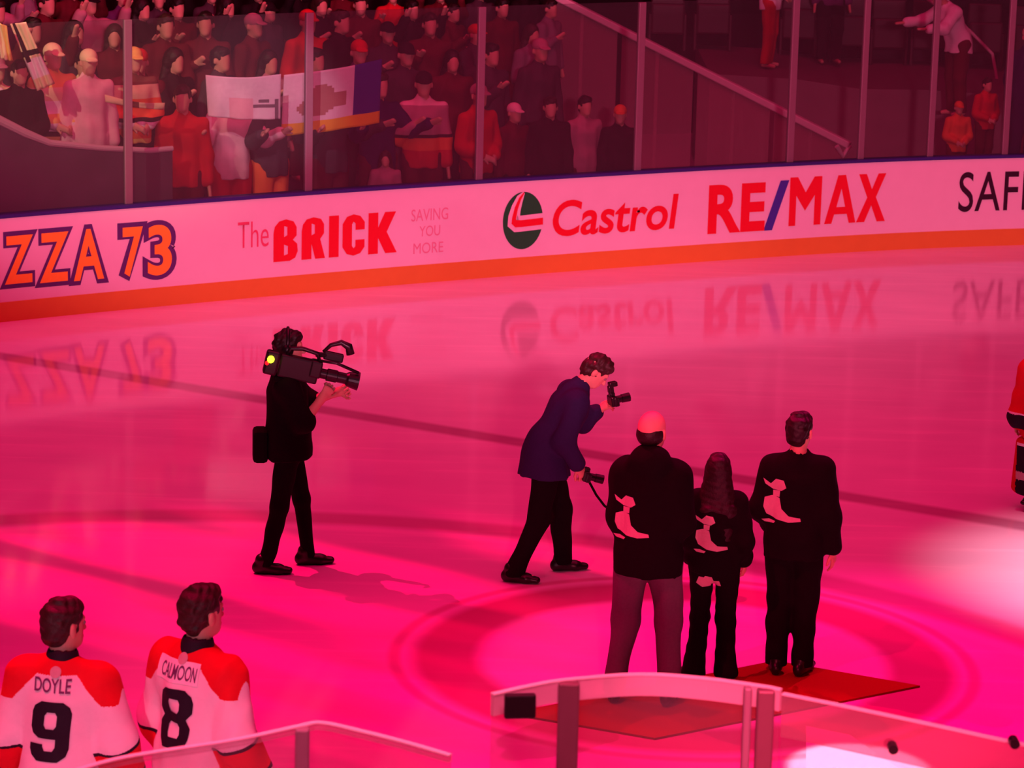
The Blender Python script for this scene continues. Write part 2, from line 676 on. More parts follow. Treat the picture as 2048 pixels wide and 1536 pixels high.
def shape_bm(polys):
    """flat outline(s) with holes, filled"""
    cu = bpy.data.curves.new('outline', 'CURVE')
    cu.dimensions = '2D'
    cu.fill_mode = 'BOTH'
    for p in polys:
        sp = cu.splines.new('POLY')
        sp.points.add(len(p) - 1)
        for q, (x, y) in zip(sp.points, p):
            q.co = (x, y, 0, 1)
        sp.use_cyclic_u = True
    o = bpy.data.objects.new('outline', cu)
    COL.objects.link(o)
    dg = bpy.context.evaluated_depsgraph_get()
    dg.update()
    me = bpy.data.meshes.new_from_object(o.evaluated_get(dg))
    bpy.data.objects.remove(o)
    bpy.data.curves.remove(cu)
    bm = bmesh.new()
    bm.from_mesh(me)
    bpy.data.meshes.remove(me)
    return bm


def normalise(bm, ref=None):
    xs = [v.co.x for v in bm.verts]
    ys = [v.co.y for v in bm.verts]
    x0, x1, y0, y1 = ref or (min(xs), max(xs), min(ys), max(ys))
    for v in bm.verts:
        v.co.x = (v.co.x - x0) / (x1 - x0)
        v.co.y = (v.co.y - y0) / (y1 - y0)
        v.co.z = 0
    return (x0, x1, y0, y1)


def dice(bm, nx, ny):
    for ax, n in ((0, nx), (1, ny)):
        lo = min(v.co[ax] for v in bm.verts)
        hi = max(v.co[ax] for v in bm.verts)
        for i in range(1, n):
            co = Vector((0, 0, 0))
            no = Vector((0, 0, 0))
            co[ax] = lo + (hi - lo) * i / n
            no[ax] = 1
            bmesh.ops.bisect_plane(bm, geom=bm.verts[:] + bm.edges[:] + bm.faces[:], plane_co=co, plane_no=no, dist=1e-6)


# ------------------------------------------------------------------ the rink: ice, carpet, far boards
bm = bmesh.new()
bmesh.ops.create_grid(bm, x_segments=4, y_segments=4, size=1, matrix=Matrix.Translation((0, 25, 0)) @ Matrix.Diagonal((26, 26, 1, 1)))
floor = bm_obj('floor', bm, MT['ice'])
tag(floor, 'white ice of the rink under red light', 'ice', kind='structure')

q = [onz(*p) for p in ((1550, 1325), (1840, 1375), (1310, 1480), (1020, 1430))]
bm = bmesh.new()
top = [bm.verts.new((p[0], p[1], .014)) for p in q]
bot = [bm.verts.new((p[0], p[1], .001)) for p in q]
bm.faces.new(top)
bm.faces.new(bot[::-1])
for i in range(4):
    bm.faces.new((top[i], bot[i], bot[(i + 1) % 4], top[(i + 1) % 4]))
tag(bm_obj('red_carpet', bm, MT['carpet']), 'red carpet laid on the ice under the three people with their backs turned', 'carpet')

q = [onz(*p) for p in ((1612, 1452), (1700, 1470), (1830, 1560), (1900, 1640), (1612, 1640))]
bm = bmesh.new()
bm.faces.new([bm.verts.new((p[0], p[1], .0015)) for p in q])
wp = bm_obj('painted_light_pool', bm, MT['light_pool_white'], floor)  # bright pool of light, painted as a white shape on the ice
wp['label'] = 'pool of light painted white on the ice'

# board line through the places where the photo shows the foot of the boards
BP = [(-15.5, 20.5), (-11.5, 24.6), (-8.3, 27.1), (-5.14, 29.43), (-3.76, 30.35), (-2.28, 31.28), (-.71, 32.2), (1.52, 33.4), (3.9, 34.56), (6.01, 35.32), (8.3, 35.8), (10.6, 35.7), (12.8, 34.9), (14.6, 33.4)]


def catmull(P, n=40):
    P = [np.array(p, float) for p in P]
    P = [2 * P[0] - P[1]] + P + [2 * P[-1] - P[-2]]
    out = []
    for i in range(1, len(P) - 2):
        for k in range(n):
            t = k / n
            a, b, c, d = P[i - 1:i + 3]
            out.append(.5 * ((2 * b) + (-a + c) * t + (2 * a - 5 * b + 4 * c - d) * t * t + (-a + 3 * b - 3 * c + d) * t**3))
    out.append(P[-2])
    return np.array(out)


_bp = catmull(BP)
_ker = np.ones(41) / 41
_pad = np.concatenate([np.repeat(_bp[:1], 20, 0), _bp, np.repeat(_bp[-1:], 20, 0)])
_bp = np.stack([np.convolve(_pad[:, i], _ker, 'valid') for i in (0, 1)], 1)[8:-8]
_bs = np.concatenate([[0], np.cumsum(np.linalg.norm(np.diff(_bp, axis=0), axis=1))])
BLEN = _bs[-1]


def bpt(s):
    return np.array([np.interp(s, _bs, _bp[:, 0]), np.interp(s, _bs, _bp[:, 1])])


def bnorm(s):
    t = bpt(s + .15) - bpt(s - .15)
    t /= np.linalg.norm(t)
    return np.array([t[1], -t[0]])      # towards the ice


def bpath(s0, s1, step=.25, off=0.0):
    n = max(2, int((s1 - s0) / step) + 1)
    out = []
    for s in np.linspace(s0, s1, n):
        p, nn = bpt(s), bnorm(s)
        out.append((p[0] + nn[0] * off, p[1] + nn[1] * off, nn[0], nn[1]))
    return out


_ss = np.linspace(.3, BLEN - .3, 2500)
_sx = np.array([proj([*bpt(s), .62])[0] for s in _ss])
_ord = np.argsort(_sx)
_inv = _sx[_ord], _ss[_ord]


def s_at(px):
    m = (_ss > 5) & (_ss < BLEN - 8)
    return float(np.interp(px, _sx[m], _ss[m]))


def sz_at(px, py):
    """the point of the board face seen at a pixel"""
    s = s_at(px)
    for _ in range(4):
        p = bpt(s)
        y0, y1 = proj([*p, 0]), proj([*p, 1])
        z = (py - y0[1]) / (y1[1] - y0[1])
        s += (px - proj([*p, z])[0]) / 170.0
    return s, z


boards = empty('dasher_boards', (0, 0, 0), 0, 'long white rink boards with sponsor lettering and a yellow kick plate', 'rink boards')
S0, S1 = .4, BLEN - .4
bm = bmesh.new()
sweep(bm, bpath(S0, S1), [(0, .2), (0, 1.05), (-.10, 1.05), (-.10, .2)])
bm_obj('panel', bm, MT['board_white'], boards)
bm = bmesh.new()
sweep(bm, bpath(S0, S1), [(.008, 0), (.008, .2), (-.10, .2), (-.10, 0)])
k_ = bm_obj('kick_plate', bm, MT['kick_yellow'], boards)
k_['label'] = 'yellow kick plate along the ice'
bm = bmesh.new()
sweep(bm, bpath(S0, S1), [(.012, 1.05), (.012, 1.085), (-.14, 1.085), (-.14, 1.05)])
k_ = bm_obj('cap_rail', bm, MT['cap_blue'], boards)
k_['label'] = 'dark blue cap rail'


def on_board(name, bm, x0, y0, x1, y1, m, parent, lift=.008, ref=None, nx=14, label=None, y0r=None):
    """bm fitted between lower-left pixel (x0,y0) and upper-right pixel (x1,y1) of the boards"""
    r = normalise(bm, ref)
    dice(bm, nx, 2)
    sa, za = sz_at(x0, y0)
    sb, zb = sz_at(x1, y1)
    for v in bm.verts:
        u, w = v.co.x, v.co.y
        s = sa + (sb - sa) * u
        z = za + (zb - za) * w
        p, n = bpt(s), bnorm(s)
        v.co = (p[0] + n[0] * lift, p[1] + n[1] * lift, z)
    o = bm_obj(name, bm, m, parent)
    if label:
        o['label'] = label
    return o


# PIZZA 73
for (t, xa, ya, xb, yb) in (('P', -128, 592, -66, 462), ('I', -54, 588, -8, 458), ('Z', 2, 575, 72, 462), ('Z', 72, 572, 143, 456), ('A', 140, 568, 214, 449), ('7', 238, 560, 292, 446), ('3', 288, 558, 350, 441)):
    b_ = text_mesh(t, .075)
    a_ = text_mesh(t, .025)
    o_ = on_board('lettering', b_, xa - 3, ya + 4, xb + 3, yb - 4, MT['ad_purple'], boards, .003, nx=3)
    o_['label'] = 'orange bubble letter with a purple outline'
    on_board('letter_face', a_, xa + 7, ya - 6, xb - 7, yb + 6, MT['ad_orange'], o_, .009, nx=3)
on_board('lettering', text_mesh('The', -.005), 475, 497, 537, 440, MT['ad_thin_red'], boards, label='thin red word The')
BRICKP = [[(0, 0), (.13, 0), (.175, .07), (.195, .22), (.19, .40), (.155, .50), (.185, .60), (.185, .80), (.16, .94), (.10, 1), (.045, .96), (.01, .84), (0, .68)], [(.085, .14), (.115, .17), (.115, .36), (.085, .40)], [(.085, .58), (.110, .62), (.110, .82), (.085, .84)],
          [(.225, 0), (.305, 0), (.305, .36), (.335, 0), (.415, 0), (.375, .47), (.405, .60), (.405, .82), (.38, .95), (.32, 1), (.265, .96), (.235, .84), (.225, .68)], [(.305, .57), (.330, .61), (.330, .82), (.305, .85)],
          [(.445, 0), (.525, 0), (.525, 1), (.445, 1)],
          [(.735, .62), (.735, .80), (.70, .95), (.645, 1), (.59, .95), (.555, .78), (.555, .22), (.59, .05), (.645, 0), (.70, .05), (.735, .20), (.735, .38), (.660, .38), (.660, .22), (.645, .18), (.632, .24), (.632, .76), (.645, .82), (.660, .78), (.660, .62)],
          [(.765, 0), (.845, 0), (.845, .38), (.905, 0), (1, 0), (.915, .52), (.99, 1), (.90, 1), (.845, .64), (.845, 1), (.765, 1)]]
on_board('lettering', shape_bm(BRICKP), 546, 524, 794, 422, MT['ad_red'], boards, label='bold red word BRICK')
for (t, xa, ya, xb, yb) in (('SAVING', 822, 443, 896, 414), ('YOU', 838, 473, 880, 449), ('MORE', 826, 508, 886, 482)):
    on_board('lettering', text_mesh(t, 0.0), xa, ya, xb, yb, MT['ad_pale'], boards, label='small faded pink word')
on_board('lettering', text_mesh('Castrol', .019, .12), 1104, 474, 1357, 386, MT['ad_red'], boards, label='red word Castrol')
MAXP = [[(0, 0), (.07, 0), (.07, .62), (.165, .30), (.26, .62), (.26, 0), (.33, 0), (.33, 1), (.25, 1), (.165, .68), (.08, 1), (0, 1)],
        [(.37, 0), (.445, 0), (.470, .19), (.600, .19), (.625, 0), (.695, 0), (.575, 1), (.495, 1)], [(.49, .34), (.58, .34), (.535, .72)], [(.70, 0), (.785, 0), (.85, .34), (.915, 0), (1.0, 0), (.895, .51), (.99, 1), (.91, 1), (.85, .68), (.79, 1), (.71, 1), (.805, .51)]]
on_board('lettering', text_mesh('RE', .035, 0, 1.05), 1414, 468, 1532, 364, MT['ad_red'], boards, label='bold red letters RE')
on_board('lettering', shape_bm(MAXP), 1576, 452, 1774, 346, MT['ad_red'], boards, label='bold red letters MAX')
on_board('lettering', poly_bm([[(0, 0), (.36, 0), (1, 1), (.64, 1)]]), 1526, 461, 1578, 360, MT['ad_blue'], boards, label='blue slanted stroke')
on_board('lettering', text_mesh('SAFEWAY', .004, 0, 1.05), 1915, 424, 2262, 338, MT['ad_black'], boards, label='thin black word')


def disc(n=40, a=1.0, b=1.0):
    return [(math.cos(2 * PI * i / n) * a, math.sin(2 * PI * i / n) * b) for i in range(n)]


em = on_board('emblem', poly_bm([disc()]), 1004, 501, 1087, 381, MT['ad_green'], boards, .004, ref=(-1, 1, -1, 1), nx=4, label='round green emblem with white and red strokes')


def swoosh(w0, w1, x0, top, foot):
    out, inn = [], []
    # down the left side, round the corner, out to the right
    outl = [(-.15 + x0 * .0, top), (-.42 + x0, .55), (-.52 + x0, .15), (-.50 + x0, foot + .05), (-.38 + x0, foot - .06), (0, foot - .04), (1.0, foot + .02)]
    return outl


def ribbon(pts, wd):
    L_, R_ = [], []
    for i, p in enumerate(pts):
        a = np.array(pts[max(i - 1, 0)])
        b = np.array(pts[min(i + 1, len(pts) - 1)])
        t = (b - a) / np.linalg.norm(b - a)
        n = np.array([-t[1], t[0]])
        w = wd[i] if isinstance(wd, (list, tuple)) else wd
        L_.append(np.array(p) + n * w / 2)
        R_.append(np.array(p) - n * w / 2)
    return [[tuple(L_[i]), tuple(L_[i + 1]), tuple(R_[i + 1]), tuple(R_[i])] for i in range(len(pts) - 1)]


cl = [(.02, .98), (-.18, .78), (-.36, .45), (-.46, .12), (-.47, -.02), (-.36, -.09), (-.1, -.10), (.45, -.08), (.99, -.06)]
on_board('emblem_stroke', poly_bm(ribbon(cl, [.10, .34, .48, .58, .66, .60, .56, .56, .56])), 1004, 501, 1087, 381, MT['board_white'], em, .008, ref=(-1, 1, -1, 1), nx=4)
on_board('emblem_stroke', poly_bm(ribbon(cl, [.04, .12, .17, .20, .26, .26, .24, .24, .24])), 1004, 501, 1087, 381, MT['ad_red'], em, .012, ref=(-1, 1, -1, 1), nx=4)

# glass above the far boards
rg = empty('rink_glass', (0, 0, 0), 0, 'tall clear glass panes standing on top of the far rink boards', 'rink glass')
posts = [-1080, -760, -440, -95, 263, 621, 961, 1277, 1581, 1722, 1860, 2009, 2150, 2290, 2420, 2540]
ps = []
for px in posts:
    s = s_at(px)
    ps.append(s)
GOFF = -.07
for i, s in enumerate(ps):
    p, n = bpt(s), bnorm(s)
    bm = bmesh.new()
    a_ = math.atan2(n[1], n[0]) - PI / 2
    big = .085 if i < 9 else .075
    box(bm, (p[0] + n[0] * GOFF, p[1] + n[1] * GOFF, 1.085 + .94), (big, .05, 1.88), a_, .006)
    bm_obj('post', bm, MT['metal'], rg)
for a, b in zip(ps, ps[1:]):
    bm = bmesh.new()
    sweep(bm, bpath(a + .035, b - .035, .3, GOFF), [(.006, 1.085), (.006, 2.97), (-.006, 2.97), (-.006, 1.085)])
    bm_obj('glass_pane', bm, MT['rink_glass'], rg)

# ------------------------------------------------------------------ the stand behind the glass
TREAD, RISE, ROW0, Z0 = .92, .27, .78, .20


def row_pt(px, row, extra=0.0):
    """point on a terrace row seen above pixel column px"""
    s = s_at(px)
    for _ in range(3):
        p = bpt(s) - bnorm(s) * (ROW0 + TREAD * row + extra)
        s += (px - proj([p[0], p[1], 1.6])[0]) / 160.0
    p = bpt(s) - bnorm(s) * (ROW0 + TREAD * row + extra)
    return p, bnorm(s), Z0 + RISE * row


st = empty('terrace', (0, 0, 0))
st['kind'] = 'structure'
st['label'] = 'stepped concrete terrace behind the far boards'
sR = s_at(1250)
for r in range(7):
    bm = bmesh.new()
    o0 = -(ROW0 + TREAD * (r - .5))
    z1 = Z0 + RISE * r
    sweep(bm, bpath(1.0, sR if r > 0 else s_at(2240), .5), [(o0, 0.0), (o0, z1), (o0 - TREAD, z1), (o0 - TREAD, 0.0)])
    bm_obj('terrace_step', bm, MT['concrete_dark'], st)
bm = bmesh.new()
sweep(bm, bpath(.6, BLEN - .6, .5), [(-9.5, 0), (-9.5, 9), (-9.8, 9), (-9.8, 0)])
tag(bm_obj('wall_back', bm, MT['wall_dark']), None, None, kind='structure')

# lower concourse ledge and walls at the right-hand end of the stand
def wall_px(name, pts_top, y, thick, zb, m, kind=None, dy=0.0):
    """a wall standing at depth y whose top edge is seen at the given pixels"""
    bm = bmesh.new()
    tp = [aty(px, py, y + dy * i) for i, (px, py) in enumerate(pts_top)]
    f, bk = [], []
    for p in tp:
        f.append((bm.verts.new((p[0], p[1], zb)), bm.verts.new(tuple(p))))
        bk.append((bm.verts.new((p[0], p[1] + thick, zb)), bm.verts.new((p[0], p[1] + thick, p[2]))))
    for i in range(len(tp) - 1):
        bm.faces.new((f[i][0], f[i + 1][0], f[i + 1][1], f[i][1]))
        bm.faces.new((bk[i][0], bk[i][1], bk[i + 1][1], bk[i + 1][0]))
        bm.faces.new((f[i][1], f[i + 1][1], bk[i + 1][1], bk[i][1]))
    bm.faces.new((f[0][0], f[0][1], bk[0][1], bk[0][0]))
    bm.faces.new((f[-1][0], bk[-1][0], bk[-1][1], f[-1][1]))
    o = bm_obj(name, bm, m)
    if kind:
        o['kind'] = kind
    return o


LEDY = 38.6
wall_px('wall_front', [(1420, 148), (1590, 158), (1720, 178), (1860, 180), (2100, 196), (2400, 215), (3100, 240)], LEDY, 3.4, 0, MT['concrete'], 'structure')
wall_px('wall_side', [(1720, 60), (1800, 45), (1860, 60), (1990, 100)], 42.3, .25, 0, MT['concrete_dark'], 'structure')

# stair balustrade: metal rail sloping down to the glass with clear panels
bal = empty('balustrade', (0, 0, 0), 0, 'sloping metal handrail on glass panels coming down beside the stairs', 'balustrade')
pA, pB = aty(1090, -18, 37.6), aty(1700, 291, 36.35)
pC = aty(1672, 326, 36.25)
bm = bmesh.new()
dv = Vector(pB - pA)
rotm = dv.to_track_quat('X', 'Z').to_matrix()
box(bm, Vector((pA + pB) / 2), (dv.length, .10, .085), rotm, .015)
bm_obj('handrail', bm, MT['rail'], bal)
bm = bmesh.new()
tube(bm, [pB, (pB + pC) / 2 + np.array([0, 0, -.02]), [pC[0], pC[1], 1.0]], .03)
bm_obj('rail_end', bm, MT['rail'], bal)
NP = 4
for i in range(NP):
    a = pA + (pB - pA) * (i + .03) / NP
    b = pA + (pB - pA) * (i + .97) / NP
    bm = bmesh.new()
    vs = []
    for yy in (-.008, .008):
        vs.append([bm.verts.new((p[0], p[1] + yy, z)) for p, z in ((a, .5), (b, .5), (b, b[2] - .05), (a, a[2] - .05))])
    bm.faces.new(vs[0])
    bm.faces.new(vs[1][::-1])
    for k in range(4):
        bm.faces.new((vs[0][k], vs[1][k], vs[1][(k + 1) % 4], vs[0][(k + 1) % 4]))
    bm_obj('glass_pane', bm, MT['rail_glass'], bal)
    bm = bmesh.new()
    c = pA + (pB - pA) * (i + .5) / NP
    tube(bm, [(c[0], c[1] + .04, .5), (c[0], c[1] + .04, c[2] - .03)], .022)
    bm_obj('post', bm, MT['rail'], bal)

# thin stair handrail at the far right
hr = [aty(px, py, 40.4) for px, py in ((1700, -120), (1940, 62), (1985, 108), (1995, 165), (1995, 200))]
bm = bmesh.new()
tube(bm, hr, .022, 8)
tag(bm_obj('stair_handrail', bm, MT['rail']), 'thin bent metal stair handrail behind the person in pale top leaning over', 'handrail')

# low barrier with pale rail at the left-hand end of the front row
br = empty('barrier', (0, 0, 0), 0, 'dark curved barrier with a pale top rail in front of the yellow-clad fans', 'barrier')
bpx = [(-190, 175), (-110, 190), (-50, 214), (0, 241), (50, 266), (100, 286), (200, 296), (300, 301), (345, 297)]
bpts = []
for px, py in bpx:
    p, n, z = row_pt(px, 0, -.46)
    bpts.append(aty(px, py, p[1]))
bm = bmesh.new()
tube(bm, bpts, [.05, .05, .05, .048, .045, .035, .03, .03, .028], 10)
bm_obj('top_rail', bm, MT['rail'], br)['label'] = 'pale top rail'
bm = bmesh.new()
rows = []
for p in bpts:
    rows.append([bm.verts.new((p[0], p[1] - .012, .05)), bm.verts.new((p[0], p[1] - .012, p[2])), bm.verts.new((p[0], p[1] + .012, p[2])), bm.verts.new((p[0], p[1] + .012, .05))])
for a, b in zip(rows, rows[1:]):
    for k in range(4):
        bm.faces.new((a[k], b[k], b[(k + 1) % 4], a[(k + 1) % 4]))
bm.faces.new(rows[0])
bm.faces.new(rows[-1][::-1])
bm_obj('panel', bm, mat('barrier_grey', (.10, .075, .11), .35, .5, .3, 4), br)


# ------------------------------------------------------------------ people
def rotx(a):
    c, s = math.cos(a), math.sin(a)
    return np.array([[1, 0, 0], [0, c, -s], [0, s, c]])


def rotz(a):
    c, s = math.cos(a), math.sin(a)
    return np.array([[c, -s, 0], [s, c, 0], [0, 0, 1]])


def roty(a):
    c, s = math.cos(a), math.sin(a)
    return np.array([[c, 0, s], [0, 1, 0], [-s, 0, c]])


def unit(v):
    v = np.array(v, float)
    return v / (np.linalg.norm(v) + 1e-9)


class Pose:
    """joints of a person 1.75 m tall facing +Y, right hand at +X"""

    def __init__(s, lean=0.0, twist=0.0, head=(0, 0), arms=None, legs=None, girth=1.0, shoulder=.185, sway=0.0):
        s.lean, s.twist, s.girth, s.sh = lean, twist, girth, shoulder
        s.piv = np.array([0, 0, .95])
        s.M = rotz(twist) @ rotx(-lean) @ roty(sway)
        s.hc = s.U((0, .02 + .03 * (lean > .2), 1.632))
        s.HR = rotz(twist + head[0]) @ rotx(-lean * .6 - head[1])
        s.shoulders = {1: s.U((shoulder, 0, 1.385)), -1: s.U((-shoulder, 0, 1.385))}
        s.arm = {}
        for sd in (1, -1):
            e, w, pn, curl = (arms or {}).get(sd) or ((.05 * sd, -.02, -.285), (.03 * sd, .06, -.25), (-sd, 0, 0), .35)
            E_ = s.shoulders[sd] + np.array(e)
            W_ = E_ + np.array(w)
            s.arm[sd] = (E_, W_, np.array(pn, float), curl)
        s.leg = {}
        for sd in (1, -1):
            k, a, f = (legs or {}).get(sd) or ((.10 * sd, .02, .49), (.11 * sd, -.02, .085), (.12 * sd, 1, 0))
            s.leg[sd] = (np.array((.09 * sd, 0, .92)), np.array(k), np.array(a), unit(f))

    def U(s, p):
        return s.piv + s.M @ (np.array(p, float) - s.piv)

    def Hd(s, p):
        return s.hc + s.HR @ np.array(p, float)


def torso(b, P, inf, k=.05, hem=None, flare=0.0):
    g = P.girth
    X = P.M @ np.array([1, 0, 0])
    b.ecap(P.U((0, -.005, .93)), ((.150 + inf) * g + flare, (.105 + inf) * g + flare), P.U((0, 0, 1.06)), ((.138 + inf) * g, (.10 + inf) * g), X, k)
    b.ecap(P.U((0, 0, 1.06)), ((.138 + inf) * g, (.10 + inf) * g), P.U((0, 0, 1.30)), ((.160 + inf), (.112 + inf)), X, k)
    for sd in (1, -1):
        b.cap(P.U((0, -.008, 1.415)), .066 + inf * .7, P.U(((P.sh - .045) * sd, -.008, 1.378)), .058 + inf * .7, k)


def arms(b, P, inf, upto=1.0, k=.04, sides=(1, -1), cuff=0.0):
    for sd in sides:
        E_, W_, pn, curl = P.arm[sd]
        b.cap(P.shoulders[sd], .054 + inf, E_, .042 + inf, k)
        if upto > 0:
            T = E_ + (W_ - E_) * upto
            b.cap(E_, .042 + inf, T, .042 + (.028 - .042) * upto + inf + cuff, k)


def hand(b, P, sd):
    E_, W_, pn, curl = P.arm[sd]
    f = unit(W_ - E_)
    n = unit(pn - f * (pn @ f))
    a = np.cross(f, n) * (1 if sd > 0 else -1)   # towards the thumb when the palm faces n
    a = -a if sd > 0 else a
    a = np.cross(n, f) * sd
    b.cap(W_ - f * .02, .026, W_ + f * .02, .027, .02)
    b.ecap(W_ + f * .015, (.032, .017), W_ + f * .085, (.041, .016), a, .018)
    for i, (ln, off) in enumerate(zip((.068, .078, .073, .058), (.033, .011, -.011, -.033))):
        base = W_ + f * (.092 - abs(off) * .15) + a * off
        d1 = unit(f * math.cos(curl) + n * math.sin(curl) + a * off * 2.2)
        d2 = unit(f * math.cos(2.3 * curl) + n * math.sin(2.3 * curl) + a * off * 1.0)
        m1 = base + d1 * ln * .5
        b.cap(base - f * .012, .0095, m1, .0085, .006)
        b.cap(m1, .0085, m1 + d2 * ln * .5, .0072, .004)
    tb = W_ + f * .028 + a * .028
    t1 = tb + unit(f * .75 + a * .75 + n * .35) * .045
    b.cap(tb, .013, t1, .0105, .010)
    b.cap(t1, .0105, t1 + unit(f * .95 + a * .25 + n * .4) * .034, .0085, .004)


def head(b, P, detail=True):
    b.cap(P.U((0, -.012, 1.42)), .058, P.Hd((0, -.015, -.06)), .053, .03)
    b.ell(P.Hd((0, -.012, .028)), (.077, .097, .092), P.HR, .02)
    b.ell(P.Hd((0, .022, -.035)), (.060, .070, .080), P.HR, .03)
    b.ell(P.Hd((0, .058, -.085)), (.034, .030, .028), P.HR, .03)
    if detail:
        b.cap(P.Hd((0, .083, .012)), .009, P.Hd((0, .106, -.030)), .014, .012)
        b.cap(P.Hd((-.035, .078, .026)), .010, P.Hd((.035, .078, .026)), .010, .015)
        b.cap(P.Hd((-.018, .086, -.062)), .007, P.Hd((.018, .086, -.062)), .007, .010)
        for sd in (1, -1):
            b.ell(P.Hd((.034 * sd, .094, .004)), (.014, .010, .010), P.HR, .008, '-')
    for sd in (1, -1):
        b.ell(P.Hd((.079 * sd, -.012, -.012)), (.012, .020, .033), P.HR @ rotz(.35 * sd), .008)


def body_mesh(P, h, detail=True, scale=1.0, name='body', feet=True):
    b = Blob()
    torso(b, P, 0)
    arms(b, P, 0)
    for sd in (1, -1):
        if detail:
            hand(b, P, sd)
        else:
            E_, W_, pn, c = P.arm[sd]
            f = unit(W_ - E_)
            n = unit(pn - f * (pn @ f))
            a = np.cross(n, f)
            b.ecap(W_, (.034, .02), W_ + f * .13, (.032, .018), a, .02)
            b.cap(W_ + f * .03 + a * sd * .03, .014, W_ + f * .09 + a * sd * .055, .012, .01)
        hp, kn, an, ff = P.leg[sd]
        b.cap(hp, .085, kn, .055, .05)
        b.cap(kn, .053, an, .038, .03)
        b.cap(an + np.array([0, 0, -.035]) - ff * .03, .034, an + np.array([0, 0, -.048]) + ff * .13, .026, .03)
    head(b, P, detail)
    return b.mesh(name, h, scale=scale)


def top_mesh(P, h, inf, hem=.88, upto=.93, scale=1.0, wr=.004, seed=0, flare=.01, collar=None, hood=False, name='jacket', cuff=0.0):
    b = Blob()
    torso(b, P, inf, .05, flare=flare)
    g = P.girth
    X = P.M @ np.array([1, 0, 0])
    bent = P.lean > .2
    HU = (lambda p: np.array(p, float)) if bent else P.U
    b.ecap(HU((0, -.005, hem - .02)), ((.158 + inf) * g + flare, (.112 + inf) * g + flare + .03 * bent), HU((0, 0, 1.0)), ((.145 + inf) * g + flare * .6, (.105 + inf) * g + flare * .6), X, .05)
    arms(b, P, inf * .95, upto, .05, cuff=cuff)
    if collar:
        b.cap(P.U((0, -.010, 1.45)), .060 + collar, P.U((0, -.004, 1.485)), .058 + collar, .02)
    if hood:
        b.ell(P.U((0, -.075, 1.475)), (.125, .080, .075), None, .05)
        b.ell(P.U((0, -.025, 1.505)), (.105, .092, .050), None, .04)
    b.plane(HU((0, 0, hem)), np.array([0, 0, -1.0]) if bent else P.M @ np.array([0, 0, -1.0]))
    if collar:
        b.cap(P.U((0, -.006, 1.505)), .056, P.U((0, 0, 1.60)), .056, 0, '-')
    return b.mesh(name, h, wr, seed, 22.0, scale)


def trouser_mesh(P, h, inf, zb=.06, scale=1.0, wr=.004, seed=3, bell=0.0, name='trousers'):
    b = Blob()
    g = P.girth
    b.ecap((0, 0, .90), ((.152 + inf) * g, (.110 + inf) * g), (0, 0, 1.0), ((.142 + inf) * g, (.103 + inf) * g), (1, 0, 0), .04)
    for sd in (1, -1):
        hp, kn, an, ff = P.leg[sd]
        b.cap(hp, (.088 + inf), kn, .058 + inf, .035)
        b.cap(kn, .056 + inf, an + np.array([0, 0, -.02]), .044 + inf + bell, .03)
        if bell:
            b.cap(kn + (an - kn) * .5, .05 + inf, an + np.array([0, -.01, 0]), .055 + inf + bell, .03)
    b.plane((0, 0, zb), (0, 0, -1))
    return b.mesh(name, h, wr, seed, 26.0, scale)


def shoe_mesh(P, sd, h=.008, scale=1.0, big=1.0, boot=False):
    hp, kn, an, ff = P.leg[sd]
    b = Blob()
    sdv = np.array([ff[1], -ff[0], 0])
    a0 = np.array([an[0], an[1], .045]) - ff * .05
    a1 = np.array([an[0], an[1], .034]) + ff * .09 * big
    a2 = np.array([an[0], an[1], .028]) + ff * .17 * big
    b.ecap(a0, (.038 * big, .048), a1, (.046 * big, .040), sdv, .02)
    b.ecap(a1, (.046 * big, .036), a2, (.034 * big, .024), sdv, .02)
    b.cap(np.array([an[0], an[1], .06]) - ff * .02, .046 * big, np.array([an[0], an[1], .15 if boot else .10]) - ff * .025, .05 * big, .02)
    b.plane((0, 0, .003), (0, 0, -1))
    me = b.mesh('shoe', h, scale=scale)
    return me


def hair_mesh(P, style, h=.006, scale=1.0):
    b = Blob()
    HR = P.HR
    if style == 'short':
        b.ell(P.Hd((0, -.016, .034)), (.084, .101, .096), HR, .02)
        b.ell(P.Hd((0, -.052, -.028)), (.066, .058, .070), HR, .03)
        b.ell(P.Hd((0, .040, .085)), (.060, .050, .034), HR, .03)
        b.ell(P.Hd((0, .112, -.045)), (.12, .090, .105), HR, 0, '-')
        for sd in (1, -1):
            b.ell(P.Hd((.088 * sd, .01, -.03)), (.024, .040, .045), HR, 0, '-')
        wr = .003
    elif style == 'bald':
        b.ell(P.Hd((0, -.020, -.010)), (.083, .097, .075), HR, .02)
        b.ell(P.Hd((0, .07, -.01)), (.12, .10, .12), HR, 0, '-')
        b.ell(P.Hd((0, -.01, .095)), (.11, .13, .075), HR, 0, '-')
        wr = .001
    elif style == 'long':
        b.ell(P.Hd((0, -.014, .032)), (.088, .104, .100), HR, .02)
        b.ecap(P.Hd((0, -.05, -.02)), (.098, .070), P.Hd((0, -.085, -.28)), (.150, .060), HR[:, 0], .05)
        b.ecap(P.Hd((0, -.095, -.30)), (.150, .060), P.Hd((0, -.095, -.50)), (.120, .050), HR[:, 0], .05)
        b.ell(P.Hd((0, .115, -.045)), (.075, .085, .105), HR, 0, '-')
        wr = .0015
    else:  # cap with a brim
        b.ell(P.Hd((0, -.012, .045)), (.085, .104, .085), HR, .01)
        b.ecap(P.Hd((0, .085, .035)), (.070, .012), P.Hd((0, .14, .022)), (.055, .010), HR[:, 0], .01)
        b.ell(P.Hd((0, .02, -.055)), (.15, .16, .075), HR, 0, '-')
        wr = 0
    return b.mesh('cap' if style == 'cap' else 'hair', h, wr * 1.6, 5, 75.0, scale)


